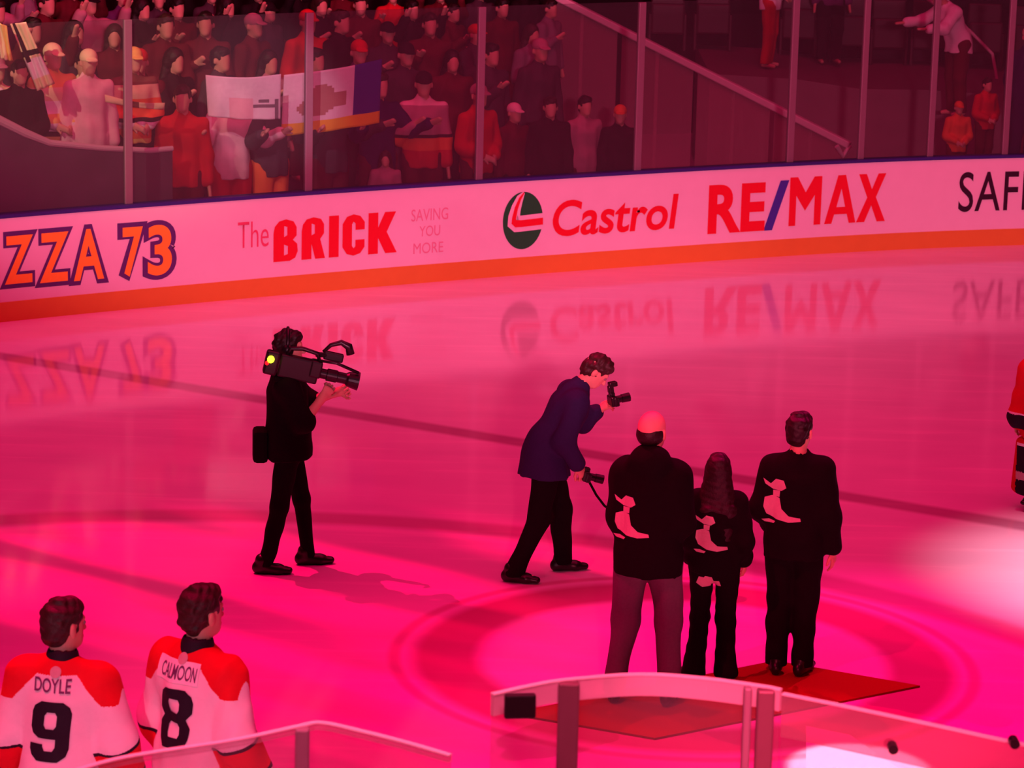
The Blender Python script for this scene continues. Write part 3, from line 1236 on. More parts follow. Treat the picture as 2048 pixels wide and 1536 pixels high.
def eyes(P, parent, scale):
    for sd in (1, -1):
        bm = bmesh.new()
        c = P.Hd((.033 * sd, .0815, .004)) * scale
        bmesh.ops.create_uvsphere(bm, u_segments=12, v_segments=8, radius=.011 * scale, matrix=Matrix.Translation(c))
        bm_obj('eye', bm, MT['eye'], parent, True)


def decal(name, bm, garment, cx, cz, w, hgt, m, rot=0.0, lift=.004, ref=None, nd=10, yaw=0.0, back=True):
    """lay a flat print on the back of a garment (garment's own coordinates)"""
    normalise(bm, ref)
    dice(bm, nd, nd)
    me = garment.data
    co = np.zeros(len(me.vertices) * 3, np.float32)
    me.vertices.foreach_get('co', co)
    co = co.reshape(-1, 3)
    tree = BVHTree.FromPolygons([Vector(v) for v in co], [tuple(p.vertices) for p in me.polygons])
    c, s = math.cos(rot), math.sin(rot)
    dr = Vector((math.sin(-yaw), math.cos(yaw), 0)) if back else Vector((0, -1, 0))
    rt = Vector((dr.y, -dr.x, 0))
    kill = []
    for v in bm.verts:
        u = (v.co.x - .5) * w
        t = (v.co.y - .5) * hgt
        x, z = u * c - t * s, u * s + t * c
        org = rt * (cx + x) + Vector((0, 0, cz + z)) - dr * 1.5
        hit, nrm, _, dist = tree.ray_cast(org, dr)
        if hit is None:
            kill.append(v)
            v.co = org + dr * 1.4
        else:
            v.co = hit - dr * lift
    if kill:
        bmesh.ops.delete(bm, geom=kill, context='VERTS')
    o = bm_obj(name, bm, m, garment)
    return o


def place(root, loc, heading):
    root.location = (float(loc[0]), float(loc[1]), float(loc[2]))
    root.rotation_euler = (0, 0, heading)
    Mw = np.eye(4)
    Mw[:3, :3] = rotz(heading)
    Mw[:3, 3] = loc
    return Mw


def to_world(Mw, p, scale=1.0):
    return Mw[:3, :3] @ (np.array(p) * scale) + Mw[:3, 3]


HV = .0055     # voxel of the near figures

# prints for the black jackets: a winged boot shape
BOOT = [[(.05, .98), (.24, .88), (.36, 1.0), (.55, .98), (.62, .82), (.50, .74), (.30, .76), (.10, .86)],
        [(.30, .74), (.47, .74), (.46, .60), (.30, .60)],
        [(.10, .56), (.28, .62), (.46, .58), (.52, .34), (.70, .20), (.98, .17), (1.0, .10), (.70, .06), (.40, .10), (.16, .20), (.08, .36)],
        [(.04, .06), (.12, .0), (.34, .0), (.38, .05), (.22, .08)]]

DIGIT = {
    '8': [[(.22, 0), (.78, 0), (.95, .10), (1, .22), (1, .38), (.86, .51), (1, .63), (1, .80), (.95, .91), (.78, 1), (.22, 1), (.05, .91), (0, .80), (0, .63), (.14, .51), (0, .38), (0, .22), (.05, .10)],
          [(.36, .17), (.64, .17), (.69, .24), (.69, .37), (.63, .43), (.37, .43), (.31, .37), (.31, .24)],
          [(.37, .60), (.63, .60), (.68, .66), (.68, .77), (.63, .83), (.37, .83), (.32, .77), (.32, .66)]],
    '9': [[(.22, 0), (.76, 0), (.94, .09), (1, .22), (1, .82), (.94, .92), (.77, 1), (.22, 1), (.05, .92), (0, .82), (0, .56), (.06, .45), (.22, .38), (.66, .38), (.66, .24), (.60, .17), (.40, .17), (.34, .24), (.34, .28), (0, .28), (0, .18), (.06, .08)],
          [(.40, .55), (.60, .55), (.66, .61), (.66, .77), (.60, .83), (.40, .83), (.34, .77), (.34, .61)]]}
DIGIT = {k: [[(x + .14 * y, y) for x, y in p] for p in v] for k, v in DIGIT.items()}


def standing(name, loc, heading, height, pose, top_m, trouser_m, hairstyle, hair_m, label, inf=.035, hem=.86, hood=False, collar=.012, girth=None,
             shoe_m=None, bell=0.0, tr_inf=.022, sleeve=.93, tinf_name='jacket', big=1.0, boot=False, seed=0, wr=.005, cat='person'):
    sc = height / 1.75
    root = empty(name, (0, 0, 0), 0, label, cat)
    Mw = place(root, loc, heading)
    body = link('body', body_mesh(pose, HV, True, sc), root, [MT['skin']])
    tp = link(tinf_name, top_mesh(pose, .007, inf, hem, sleeve, sc, wr, seed, .012, collar, hood), root, [top_m])
    tr = link('trousers', trouser_mesh(pose, .007, tr_inf, .055, sc, .005, seed + 1, bell), root, [trouser_m])
    for sd in (1, -1):
        link('shoe', shoe_mesh(pose, sd, .007, sc, big, boot), root, [shoe_m or MT['black_plastic']])
    hr_ = link('hair', hair_mesh(pose, hairstyle, .005, sc), root, [hair_m])
    eyes(pose, body, sc)
    return root, Mw, sc, tp, tr, body


# --- the man in a black hooded jacket and grey trousers
p1 = Pose(lean=-.02, head=(-.35, -.05), girth=.98, shoulder=.150,
          arms={1: ((.035, .0, -.28), (-.07, .18, -.15), (-1, 0, 0), .4), -1: ((-.015, .02, -.28), (.09, .19, -.13), (1, 0, 0), .4)},
          legs={1: ((.13, .02, .49), (.15, -.02, .085), (.15, 1, 0)), -1: ((-.12, .02, .49), (-.175, -.02, .085), (-.2, 1, 0))})
g1 = onz(1286, 1405)
r1, M1, s1, j1, t1, b1 = standing('person', (g1[0], g1[1], .014), R(-8), 1.89, p1, MT['black'], MT['greytrouser'], 'bald', MT['hair_dark'],
                                  'balding man in black hooded jacket and grey trousers on the carpet', inf=.040, hem=.79, hood=True, seed=2)
decal('print', shape_bm(BOOT), j1, -.10, 1.235, .235, .28, MT['print_pink'], yaw=0)['label'] = 'pale pink boot print'

# --- the girl with long hair
p2 = Pose(head=(-.05, 0), girth=.92, shoulder=.15,
          arms={1: ((.06, -.03, -.275), (.01, .14, -.20), (-1, 0, 0), .4), -1: ((-.06, -.03, -.275), (.02, .15, -.20), (1, 0, 0), .4)},
          legs={1: ((.095, .02, .49), (.115, -.01, .085), (.3, 1, 0)), -1: ((-.095, .02, .49), (-.13, -.01, .085), (-.45, 1, 0))})
g2 = onz(1420, 1366)
r2, M2, s2, j2, t2, b2 = standing('person', (g2[0], g2[1], .014), R(-4), 1.52, p2, MT['black'], MT['black'], 'long', MT['hair_dark'],
                                  'girl with long dark hair and flared black leggings, between two men on the carpet', inf=.032, hem=.86, bell=.02, tr_inf=.012, big=1.1, boot=True, seed=5,
                                  shoe_m=mat('boot_brown', (.06, .012, .018), .8, .2, .3, 60, .3))
decal('print', shape_bm(BOOT), j2, -.03, 1.02, .22, .25, MT['print_pink'])['label'] = 'pale pink boot print'
decal('print', shape_bm([[(0, .3), (.25, .0), (1, .12), (.92, .5), (.7, .45), (.62, .8), (.4, 1), (.3, .75), (.1, .8)]]), t2, -.035, .70, .16, .09, MT['print_pink'])['label'] = 'pinkish print on the seat'

# --- the man standing apart at the end of the carpet
p3 = Pose(head=(-.3, 0), girth=.95, shoulder=.160,
          arms={1: ((.050, -.02, -.28), (.035, .05, -.25), (-1, .2, 0), .35), -1: ((-.065, -.02, -.275), (.07, .17, -.18), (1, 0, 0), .4)},
          legs={1: ((.085, .02, .49), (.085, -.02, .085), (.3, 1, 0)), -1: ((-.08, .02, .49), (-.085, -.02, .085), (-.1, 1, 0))})
g3 = onz(1577, 1348)
r3, M3, s3, j3, t3, b3 = standing('person', (g3[0], g3[1], .014), R(-10), 1.745, p3, MT['black'], MT['black'], 'short', MT['hair_dark'],
                                  'man all in black with short dark hair, alone at the end of the red carpet', inf=.036, hem=.80, tr_inf=.026, seed=8)
decal('print', shape_bm(BOOT), j3, -.085, 1.185, .26, .30, MT['print_pink'])['label'] = 'pale pink boot print'

# --- the photographer in a navy blazer, bent over his camera
p4 = Pose(lean=.47, head=(-.1, .50), girth=1.02, shoulder=.17,
          arms={1: ((.05, -.10, -.27), (.02, .10, -.17), (-.6, 0, -.8), .9), -1: ((-.03, .10, -.24), (.03, .10, .09), (0, 1, .3), .8)},
          legs={1: ((.12, -.05, .49), (.14, -.23, .085), (.35, 1, 0)), -1: ((-.11, .14, .49), (-.13, .17, .085), (-.1, 1, 0))})
g4 = onz(1085, 1152)
r4, M4, s4, j4, t4, b4 = standing('person', (g4[0], g4[1], 0), R(-82), 1.74, p4, MT['navy'], MT['black'], 'short', MT['hair_brown'],
                                  'photographer in a navy blazer bending over the small camera in his hand', inf=.034, hem=.77, seed=11, tinf_name='blazer')

# --- the cameraman with a shoulder camera
p5 = Pose(lean=-.03, head=(0, .05), girth=1.06, shoulder=.185,
          arms={1: ((.03, .11, -.25), (-.02, .13, .17), (-1, 0, .2), .9), -1: ((-.02, .16, -.20), (.12, .20, .10), (1, 0, 0), .9)},
          legs={1: ((.10, -.06, .49), (.11, -.16, .085), (.1, 1, 0)), -1: ((-.11, .10, .49), (-.12, .15, .085), (-.1, 1, 0))})
g5 = onz(575, 1138)
r5, M5, s5, j5, t5, b5 = standing('person', (g5[0], g5[1], 0), R(-84), 1.77, p5, MT['black'], MT['black'], 'short', MT['hair_dark'],
                                  'cameraman in black with a headset, aiming a large camera from his shoulder', inf=.034, hem=.84, seed=14, tinf_name='sweatshirt', tr_inf=.006, sleeve=.12)
# headset and belt pack are worn
bm = bmesh.new()
for sd in (1, -1):
    tube(bm, [p5.Hd((.078 * sd, -.012, -.005)) * s5, p5.Hd((.105 * sd, -.012, -.005)) * s5], .042 * s5, 16)
tube(bm, [p5.Hd((.1 * math.cos(a), -.012, .02 + .118 * math.sin(a))) * s5 for a in np.linspace(0, PI, 17)], .012, 8)
bm_obj('headset', bm, MT['black_plastic'], r5, True)
bm = bmesh.new()
box(bm, Vector(np.array((.03, -.20, .93)) * s5), (.20, .11, .24), None, .03)
bm_obj('belt_pack', bm, MT['black'], r5)


def broadcast_camera(Mw, at, pitch):
    """shoulder camera: built along +Y in its own frame"""
    root = empty('broadcast_camera', (0, 0, 0), 0, 'large black broadcast camera with a glowing yellow light on the cameraman\'s shoulder', 'camera')
    root.location = Vector(at)
    root.scale = (.86, .84, .86)
    root.rotation_euler = (-pitch, 0, R(-84))
    P_ = MT['black_plastic']
    bm = bmesh.new()
    box(bm, (0, .0, .02), (.11, .34, .19), None, .015)
    box(bm, (0, .14, .05), (.13, .10, .14), None, .015)
    body = bm_obj('camera_body', bm, P_, root)
    bm = bmesh.new()
    box(bm, (0, -.235, .02), (.10, .12, .20), None, .02)
    bt = bm_obj('battery', bm, P_, root)
    bm = bmesh.new()
    box(bm, (0, -.08, -.10), (.10, .22, .05), None, .02)
    bm_obj('shoulder_pad', bm, MT['black'], root)
    bm = bmesh.new()
    tube(bm, [(0, .17, .02), (0, .24, .02), (0, .245, .02), (0, .33, .02), (0, .335, .02), (0, .42, .02)], [.042, .042, .052, .052, .046, .046], 24)
    ln = bm_obj('lens', bm, P_, root, False)
    bm = bmesh.new()
    tube(bm, [(0, .41, .02), (0, .43, .02), (0, .52, .02)], [.05, .062, .078], 24)
    bm_obj('lens_hood', bm, P_, ln)
    bm = bmesh.new()
    tube(bm, [(0, -.12, .11), (0, -.10, .17), (0, .0, .19), (0, .13, .175), (0, .16, .11)], .018, 10)
    bm_obj('handle', bm, P_, root, True)
    bm = bmesh.new()
    tube(bm, [(-.03, .12, .16), (-.06, .22, .17)], .022, 10)
    box(bm, (-.07, .27, .165), (.07, .17, .07), Matrix.Rotation(.0, 3, 'X'), .012)
    bm_obj('viewfinder', bm, P_, root)
    bm = bmesh.new()
    tube(bm, [(.04, .15, .13), (.045, .30, .14), (.045, .50, .10)], [.012, .013, .013], 10)
    bm_obj('microphone', bm, P_, root, True)
    bm = bmesh.new()
    tube(bm, [(0, .17, .20), (0, .22, .27), (0, .30, .31), (0, .37, .29), (0, .40, .23)], [.014, .018, .024, .034, .036], 12)
    bm_obj('camera_light', bm, P_, root, True)
    bm = bmesh.new()
    bmesh.ops.create_uvsphere(bm, u_segments=16, v_segments=10, radius=.030, matrix=Matrix.Translation((.052, -.25, .055)))
    bm_obj('tally_light', bm, MT['led'], bt, True)['label'] = 'glowing yellow tally light'
    bm = bmesh.new()
    bmesh.ops.create_uvsphere(bm, u_segments=16, v_segments=10, radius=.018, matrix=Matrix.Translation((.055, -.275, .018)))
    bm_obj('tally_light', bm, MT['led_red'], bt, True)['label'] = 'small red tally light'
    return root


cam_at = to_world(M5, np.array((.17, .06, 1.50)), s5)
broadcast_camera(M5, cam_at, .22)


def still_camera(loc, rz, pitch, label, flash=False):
    root = empty('still_camera', tuple(loc), 0, label, 'camera')
    root.scale = (.78, .78, .78)
    root.rotation_euler = (pitch, 0, rz)
    P_ = MT['black_plastic']
    bm = bmesh.new()
    box(bm, (0, 0, 0), (.14, .06, .095), None, .012)
    box(bm, (0, 0, .06), (.06, .05, .04), None, .01)
    box(bm, (.06, .02, -.005), (.03, .05, .09), None, .012)
    bm_obj('camera_body', bm, P_, root)
    bm = bmesh.new()
    tube(bm, [(0, .03, 0), (0, .09, 0), (0, .092, 0), (0, .17, 0)], [.034, .034, .040, .042], 20)
    bm_obj('lens', bm, P_, root)
    if flash:
        bm = bmesh.new()
        box(bm, (0, -.005, .11), (.06, .05, .07), None, .01)
        box(bm, (0, .02, .155), (.07, .08, .045), None, .01)
        bm_obj('flash', bm, P_, root)
    return root


_, W_, pn, _c = p4.arm[-1]
w4 = to_world(M4, W_ + unit(W_ - p4.arm[-1][0]) * .10 + np.array((.02, .03, .03)), s4)
still_camera(w4, R(-70), .15, 'small black camera with flash held up in the photographer\'s far hand', True)
_, W_, pn, _c = p4.arm[1]
w4 = to_world(M4, W_ + unit(W_ - p4.arm[1][0]) * .06 + np.array((-.01, .03, -.03)), s4)
still_camera(w4, R(-80), -.25, 'black camera with a long lens held low at the photographer\'s waist')
# strap hanging from the low camera
bm = bmesh.new()
q0 = Vector(w4)
tube(bm, [q0 + Vector((.03, 0, -.05)), q0 + Vector((.08, 0, -.14)), q0 + Vector((.14, .01, -.22)), q0 + Vector((.20, .02, -.27)), q0 + Vector((.21, .03, -.24))], .009, 8)
tag(bm_obj('camera_strap', bm, MT['black'], None, True), 'thin dark camera strap dangling below the camera at the photographer\'s waist', 'strap')


# --- two players in white jerseys
def player(loc, heading, height, pose, number, name_txt, label, seed, name_w, plate=False):
    sc = height / 1.75
    root = empty('hockey_player', (0, 0, 0), 0, label, 'hockey player')
    place(root, loc, heading)
    body = link('body', body_mesh(pose, HV, True, sc), root, [MT['skin']])
    je = link('jersey', top_mesh(pose, .0042, .040, .78, .90, sc, .006, seed, .02, None, False, 'jersey', .012), root, [MT['jersey_white'], MT['jersey_red'], MT['jersey_black']])

    def fn(c):
        c = c / sc
        out = np.zeros(len(c))
        Mi = pose.M.T
        loc_ = (c - pose.piv) @ pose.M + pose.piv     # undo the lean
        x, y, z = loc_.T
        # red yoke across the shoulders, deeper on the shoulder caps
        yoke = z > 1.435 - .13 * np.clip((np.abs(x) - .09) / .12, 0, 1)
        out[yoke & (np.abs(x) < .275)] = 1
        for sd in (1, -1):
            E_, W_, pn, cu = pose.arm[sd]
            f = unit(W_ - E_)
            d = (c - E_) @ f
            rad = np.linalg.norm((c - E_) - d[:, None] * f, axis=1)
            onarm = (rad < .125) & (x * sd > .12) & (d > -.02)
            L_ = np.linalg.norm(W_ - E_)
            out[onarm & (d > .0)] = 1
            out[onarm & (d > -.008) & (d < .010)] = 2
            out[onarm & (d > .150)] = 2
            out[onarm & (d > .168)] = 0
        hemz = z < .84
        out[hemz & (z > .80)] = 1
        return out
    paint(je.data, fn)
    tr = link('trousers', trouser_mesh(pose, .009, .024, .30, sc, .004, seed, 0, 'hockey_pants'), root, [MT['jersey_black']])
    tr.name = 'hockey_pants'
    cb = Blob()
    cb.cap(pose.U((0, -.016, 1.43)), .088, pose.U((0, -.010, 1.490)), .074, .01)
    cb.cap(pose.U((0, -.006, 1.515)), .060, pose.U((0, 0, 1.60)), .058, 0, '-')
    link('collar', cb.mesh('collar', .006, scale=sc), je, [MT['jersey_black']])
    for sd in (1, -1):
        sb = Blob()
        hp, kn, an, ff = pose.leg[sd]
        sb.cap(kn, .085, an, .06, .02)
        link('sock', sb.mesh('sock', .01, scale=sc), root, [MT['jersey_red']])
        sk = link('skate', shoe_mesh(pose, sd, .009, sc, 1.1, True), root, [MT['black_plastic']])
        bm = bmesh.new()
        f2 = Vector((ff[0], ff[1], 0))
        a_ = Vector((an[0], an[1], 0)) * sc
        box(bm, a_ + f2 * .05 + Vector((0, 0, -.035)), (.008, .27, .07), math.atan2(f2.y, f2.x) - PI / 2)
        bm_obj('skate_blade', bm, MT['metal'], sk)
    link('hair', hair_mesh(pose, 'short', .005, sc), root, [MT['hair_brown']])
    eyes(pose, body, sc)
    decal('number', shape_bm(DIGIT[number]), je, -.015 * sc, 1.185 * sc, .20 * sc, .275 * sc, MT['jersey_black'], lift=.005, nd=12)['label'] = 'black number ' + number
    if plate:
        decal('name_plate', poly_bm([[(0, 0), (1, 0), (1, 1), (0, 1)]]), je, -.02 * sc, 1.395 * sc, name_w * 1.2 * sc, .095 * sc, mat('plate_white', (.88, .88, .92), .7, .2, .03), lift=.004, nd=12)
    decal('lettering', text_mesh(name_txt, .012), je, -.01 * sc, 1.393 * sc, name_w * sc, .062 * sc, MT['name_ink'], lift=.007, nd=14)['label'] = 'dark letters across the shoulders'
    decal('shoulder_patch', poly_bm([disc(24)]), je, .002 * sc, 1.452 * sc, .05 * sc, .05 * sc, MT['print_pink'], lift=.006, nd=4)
    return root


pa = Pose(lean=.0, head=(-.60, .02), girth=1.0, shoulder=.175,
          arms={1: ((.085, -.02, -.27), (.03, .10, -.225), (-1, 0, 0), .6), -1: ((-.085, -.02, -.27), (-.01, .10, -.225), (1, 0, 0), .6)})
ga = onz(133, 1962)
player((ga[0], ga[1], .07), R(-10), 1.885, pa, '9', 'DOYLE', 'hockey player in the white jersey with number 9, dark tousled hair, back turned', 21, .17)
pb = Pose(lean=.0, head=(-.15, 0), girth=1.0, shoulder=.175, twist=0,
          arms={1: ((.085, -.03, -.27), (.03, .10, -.225), (-1, 0, 0), .6), -1: ((-.07, .0, -.275), (.0, .10, -.22), (1, 0, 0), .6)})
gb = onz(398, 1950)
player((gb[0], gb[1], .07), R(-36), 1.935, pb, '8', 'CALMOON', 'hockey player in the white jersey with number 8 and white name plate, back turned', 25, .20, True)

# --- red-jersey player at the edge of the picture
pc = Pose(head=(.3, 0), girth=1.1, shoulder=.21)
gc = onz(2082, 1020)
sc_ = 1.36 / 1.75
rc = empty('hockey_player', (gc[0], gc[1], .05), R(150), 'hockey player in a red jersey at the photo\'s edge beyond the carpet', 'hockey player')
bc = link('body', body_mesh(pc, .008, True, sc_), rc, [MT['skin']])
jc = link('jersey', top_mesh(pc, .008, .075, .70, .9, sc_, .006, 31, .02, None, False, 'jersey', .02), rc, [MT['jersey_red'], MT['jersey_white'], MT['jersey_black']])
paint(jc.data, lambda c: np.where((c[:, 2] / sc_ > .93) & (c[:, 2] / sc_ < .95), 1, np.where((c[:, 2] / sc_ < .93) & (c[:, 2] / sc_ > .78), 2, 0)))
link('hockey_pants', trouser_mesh(pc, .01, .07, .34, sc_, .004, 3, 0, 'hockey_pants'), rc, [MT['jersey_black']])
for sd in (1, -1):
    hp, kn, an, ff = pc.leg[sd]
    sb = Blob()
    sb.ecap(kn + np.array([.03 * sd, .03, .14]), (.165, .085), an + np.array([.05 * sd, .03, .06]), (.175, .085), (1, 0, 0), .02)
    so = link('leg_pad', sb.mesh('leg_pad', .01, scale=sc_), rc, [MT['jersey_red'], MT['print_pink'], MT['jersey_black'], MT['jersey_white']])

    def padfn(c, x0=(kn[0] + .04 * sd) * sc_):
        z = c[:, 2] / sc_
        m = np.zeros(len(c))
        m[(z < .60)] = 2
        m[(z > .60) & (z < .635)] = 3
        m[(z > .24) & (z < .33)] = 1
        m[np.abs(c[:, 0] - x0) > .125 * sc_] = 0
        return m
    paint(so.data, padfn)
    link('skate', shoe_mesh(pc, sd, .009, sc_, 1.1, True), rc, [MT['black_plastic']])
    bm = bmesh.new()
    box(bm, (an[0] * sc_, (an[1] + .05) * sc_, -.025), (.008, .25, .05))
    bm_obj('skate_blade', bm, MT['metal'], rc)
link('hair', hair_mesh(pc, 'short', .008, sc_), rc, [MT['hair_dark']])
eyes(pc, bc, sc_)

# ------------------------------------------------------------------ near glass at the bottom of the picture
def near_run(name, label, pts, ztop, strip, edge_m, post_px, thick=.012):
    root = empty(name, (0, 0, 0), 0, label, 'rink glass')
    P3 = np.array([onz(px, py, ztop) for px, py in pts])
    path = catmull(P3[:, :2], 8) if len(pts) > 2 else P3[:, :2]
    out = []
    for i in range(len(path)):
        t = path[min(i + 1, len(path) - 1)] - path[max(i - 1, 0)]
        t = t / np.linalg.norm(t)
        out.append((path[i][0], path[i][1], -t[1], t[0]))
    bm = bmesh.new()
    sweep(bm, out, [(-thick / 2, 1.09), (thick / 2, 1.09), (thick / 2, ztop - strip), (-thick / 2, ztop - strip)])
    bm_obj('glass_pane', bm, MT['near_glass'], root)
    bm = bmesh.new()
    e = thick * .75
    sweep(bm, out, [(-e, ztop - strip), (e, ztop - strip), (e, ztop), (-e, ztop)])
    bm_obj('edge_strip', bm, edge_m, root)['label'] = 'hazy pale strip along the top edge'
    bm = bmesh.new()
    sweep(bm, out, [(-e - .002, ztop), (e + .002, ztop), (e + .002, ztop + .006), (-e - .002, ztop + .006)])
    bm_obj('edge_bead', bm, MT['rail'], root)
    xs = np.array([proj([p[0], p[1], ztop])[0] for p in path])
    for px, wd, m in post_px:
        x = np.interp(px, xs, path[:, 0])
        y = np.interp(px, xs, path[:, 1])
        bm = bmesh.new()
        box(bm, (x, y - .028, (ztop + 1.09) / 2), (wd, .045, ztop - 1.09 + .004), None, .008)
        bm_obj('post', bm, MT[m], root)
    return root, out


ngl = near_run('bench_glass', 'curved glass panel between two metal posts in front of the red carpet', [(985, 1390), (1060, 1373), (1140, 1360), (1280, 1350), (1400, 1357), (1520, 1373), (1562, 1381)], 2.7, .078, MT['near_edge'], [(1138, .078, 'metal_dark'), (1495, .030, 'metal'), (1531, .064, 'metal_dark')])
pq = aty(1040, 1412, 10.28)
bm = bmesh.new()
box(bm, pq, (.115, .03, .092), R(8), .008)
bm_obj('latch_plate', bm, MT['black_plastic'], ngl[0])['label'] = 'dark rectangular plate at the free end'
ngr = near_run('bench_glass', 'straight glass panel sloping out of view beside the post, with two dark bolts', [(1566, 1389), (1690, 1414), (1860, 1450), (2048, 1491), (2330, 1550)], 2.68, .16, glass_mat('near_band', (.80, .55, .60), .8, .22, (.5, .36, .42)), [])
for px, py in ((1787, 1500), (2030, 1489)):
    y_ = np.interp(px, [1566, 2330], [10.30, 9.55])
    pq = aty(px, py, y_ - .03)
    bm = bmesh.new()
    tube(bm, [pq, pq + np.array([0, .05, 0])], [.018, .018], 12)
    bm_obj('bolt', bm, MT['black_plastic'], ngr[0])
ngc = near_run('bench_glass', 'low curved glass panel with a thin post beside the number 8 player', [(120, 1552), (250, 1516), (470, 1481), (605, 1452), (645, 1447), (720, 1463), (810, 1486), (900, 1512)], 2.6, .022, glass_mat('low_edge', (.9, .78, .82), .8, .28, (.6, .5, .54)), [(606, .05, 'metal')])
nb = [onz(px, py, 2.7) for px, py in ((-300, 1650), (120, 1560), (605, 1462), (985, 1392), (1280, 1352), (1562, 1384), (2048, 1493), (2600, 1610))]
bm = bmesh.new()
pth = []
for i, p in enumerate(nb):
    t = (nb[min(i + 1, len(nb) - 1)] - nb[max(i - 1, 0)])[:2]
    t /= np.linalg.norm(t)
    pth.append((p[0], p[1], -t[1], t[0]))
sweep(bm, pth, [(-.06, 0), (.06, 0), (.06, 1.09), (-.06, 1.09)])
tag(bm_obj('bench_boards', bm, MT['board_white']), 'white boards below the near bench glass', 'rink boards')

# ------------------------------------------------------------------ spectators
PLAT = .72
bm = bmesh.new()
sweep(bm, bpath(1.0, s_at(325), .4), [(-.50, 0), (-.50, PLAT), (-1.24, PLAT), (-1.24, 0)])
bm_obj('terrace_platform', bm, MT['concrete_dark'], st)
CP = {
    'down': Pose(shoulder=.165),
    'clasped': Pose(shoulder=.165, arms={1: ((.06, .02, -.28), (-.14, .17, -.08), (-.3, -1, 0), .6), -1: ((-.06, .02, -.28), (.14, .17, -.10), (.3, -1, 0), .6)}),
    'heart': Pose(shoulder=.165, arms={1: ((.08, .04, -.27), (-.16, .14, .14), (0, -1, 0), .3), -1: None}),
    'raised': Pose(shoulder=.165, arms={1: ((.16, .16, -.04), (-.03, .12, .23), (0, 1, 0), .5), -1: ((-.16, .16, -.04), (.03, .12, .23), (0, 1, 0), .5)}),
    'phone': Pose(shoulder=.165, arms={1: ((.08, .15, -.22), (-.08, .18, .15), (0, 1, 0), .7), -1: None}),
    'holding': Pose(shoulder=.165, arms={1: ((.14, .12, -.20), (.08, .22, .10), (0, 1, 0), .8), -1: ((-.14, .12, -.20), (-.08, .22, .10), (0, 1, 0), .8)}),
    'reach': Pose(lean=.45, head=(.1, .1), arms={1: ((.05, .22, -.14), (.0, .25, -.02), (0, 0, -1), .4), -1: ((-.04, .18, -.20), (.03, .22, .0), (0, 0, -1), .4)}),
}
CM = {}
for k_, P_ in CP.items():
    CM[k_] = dict(body=body_mesh(P_, .013, False), top=top_mesh(P_, .013, .031, .82, .9, 1, .006, 3, .012, .012), tr=trouser_mesh(P_, .014, .028))
    for hs in ('short', 'long', 'cap'):
        CM[k_][hs] = hair_mesh(P_, hs, .011)
    for me, m in ((CM[k_]['body'], MT['skin']), (CM[k_]['top'], MT['black']), (CM[k_]['tr'], MT['black']), (CM[k_]['short'], MT['hair_dark']), (CM[k_]['long'], MT['hair_dark']), (CM[k_]['cap'], MT['black'])):
        me.materials.append(m)

PAL = {
    'black': (.012, .008, .010), 'dark maroon': (.10, .012, .02), 'red': (.55, .02, .03), 'orange': (.75, .16, .05), 'white': (.80, .76, .78),
    'pale pink': (.80, .52, .56), 'dusty pink': (.42, .20, .26), 'dark grey': (.055, .045, .055), 'grey': (.20, .16, .19), 'navy': (.02, .018, .08),
    'cream': (.75, .68, .40), 'yellow': (.75, .58, .16), 'brown': (.16, .06, .045), 'purple': (.10, .03, .12),
}
CMAT = {k: mat('cloth_' + k.replace(' ', '_'), v, .8, .15, .12, 30) for k, v in PAL.items()}
STRIPE = {}


def banded(name, cols, per, axis=2):
    """horizontal bands of colour knitted into a jersey"""
    m = bpy.data.materials.new(name)
    m.use_nodes = True
    nt = m.node_tree
    b = nt.nodes['Principled BSDF']
    b.inputs['Roughness'].default_value = .8
    tc = nt.nodes.new('ShaderNodeTexCoord')
    sp = nt.nodes.new('ShaderNodeSeparateXYZ')
    nt.links.new(tc.outputs['Object'], sp.inputs[0])
    mr = nt.nodes.new('ShaderNodeMapRange')
    nt.links.new(sp.outputs[axis], mr.inputs[0])
    mr.inputs['From Min'].default_value, mr.inputs['From Max'].default_value = per
    rp = nt.nodes.new('ShaderNodeValToRGB')
    rp.color_ramp.interpolation = 'CONSTANT'
    while len(rp.color_ramp.elements) < len(cols):
        rp.color_ramp.elements.new(.5)
    for e, (pos, c) in zip(rp.color_ramp.elements, cols):
        e.position = pos
        e.color = (*PAL[c], 1)
    nt.links.new(mr.outputs[0], rp.inputs[0])
    nt.links.new(rp.outputs[0], b.inputs['Base Color'])
    return m


CMAT['yellow and white striped'] = banded('striped_yellow', [(0, 'yellow'), (.15, 'black'), (.22, 'white'), (.34, 'yellow'), (.45, 'white'), (.62, 'cream'), (.8, 'yellow')], (.8, 1.5))
CMAT['orange and white striped'] = banded('striped_orange', [(0, 'yellow'), (.10, 'orange'), (.24, 'white'), (.34, 'black'), (.40, 'orange'), (.66, 'cream'), (.85, 'brown')], (.8, 1.5))
CMAT['pink and red striped'] = banded('striped_red', [(0, 'red'), (.28, 'orange'), (.45, 'black'), (.50, 'dusty pink'), (.8, 'dusty pink'), (.9, 'pale pink')], (.8, 1.5))

first = {}


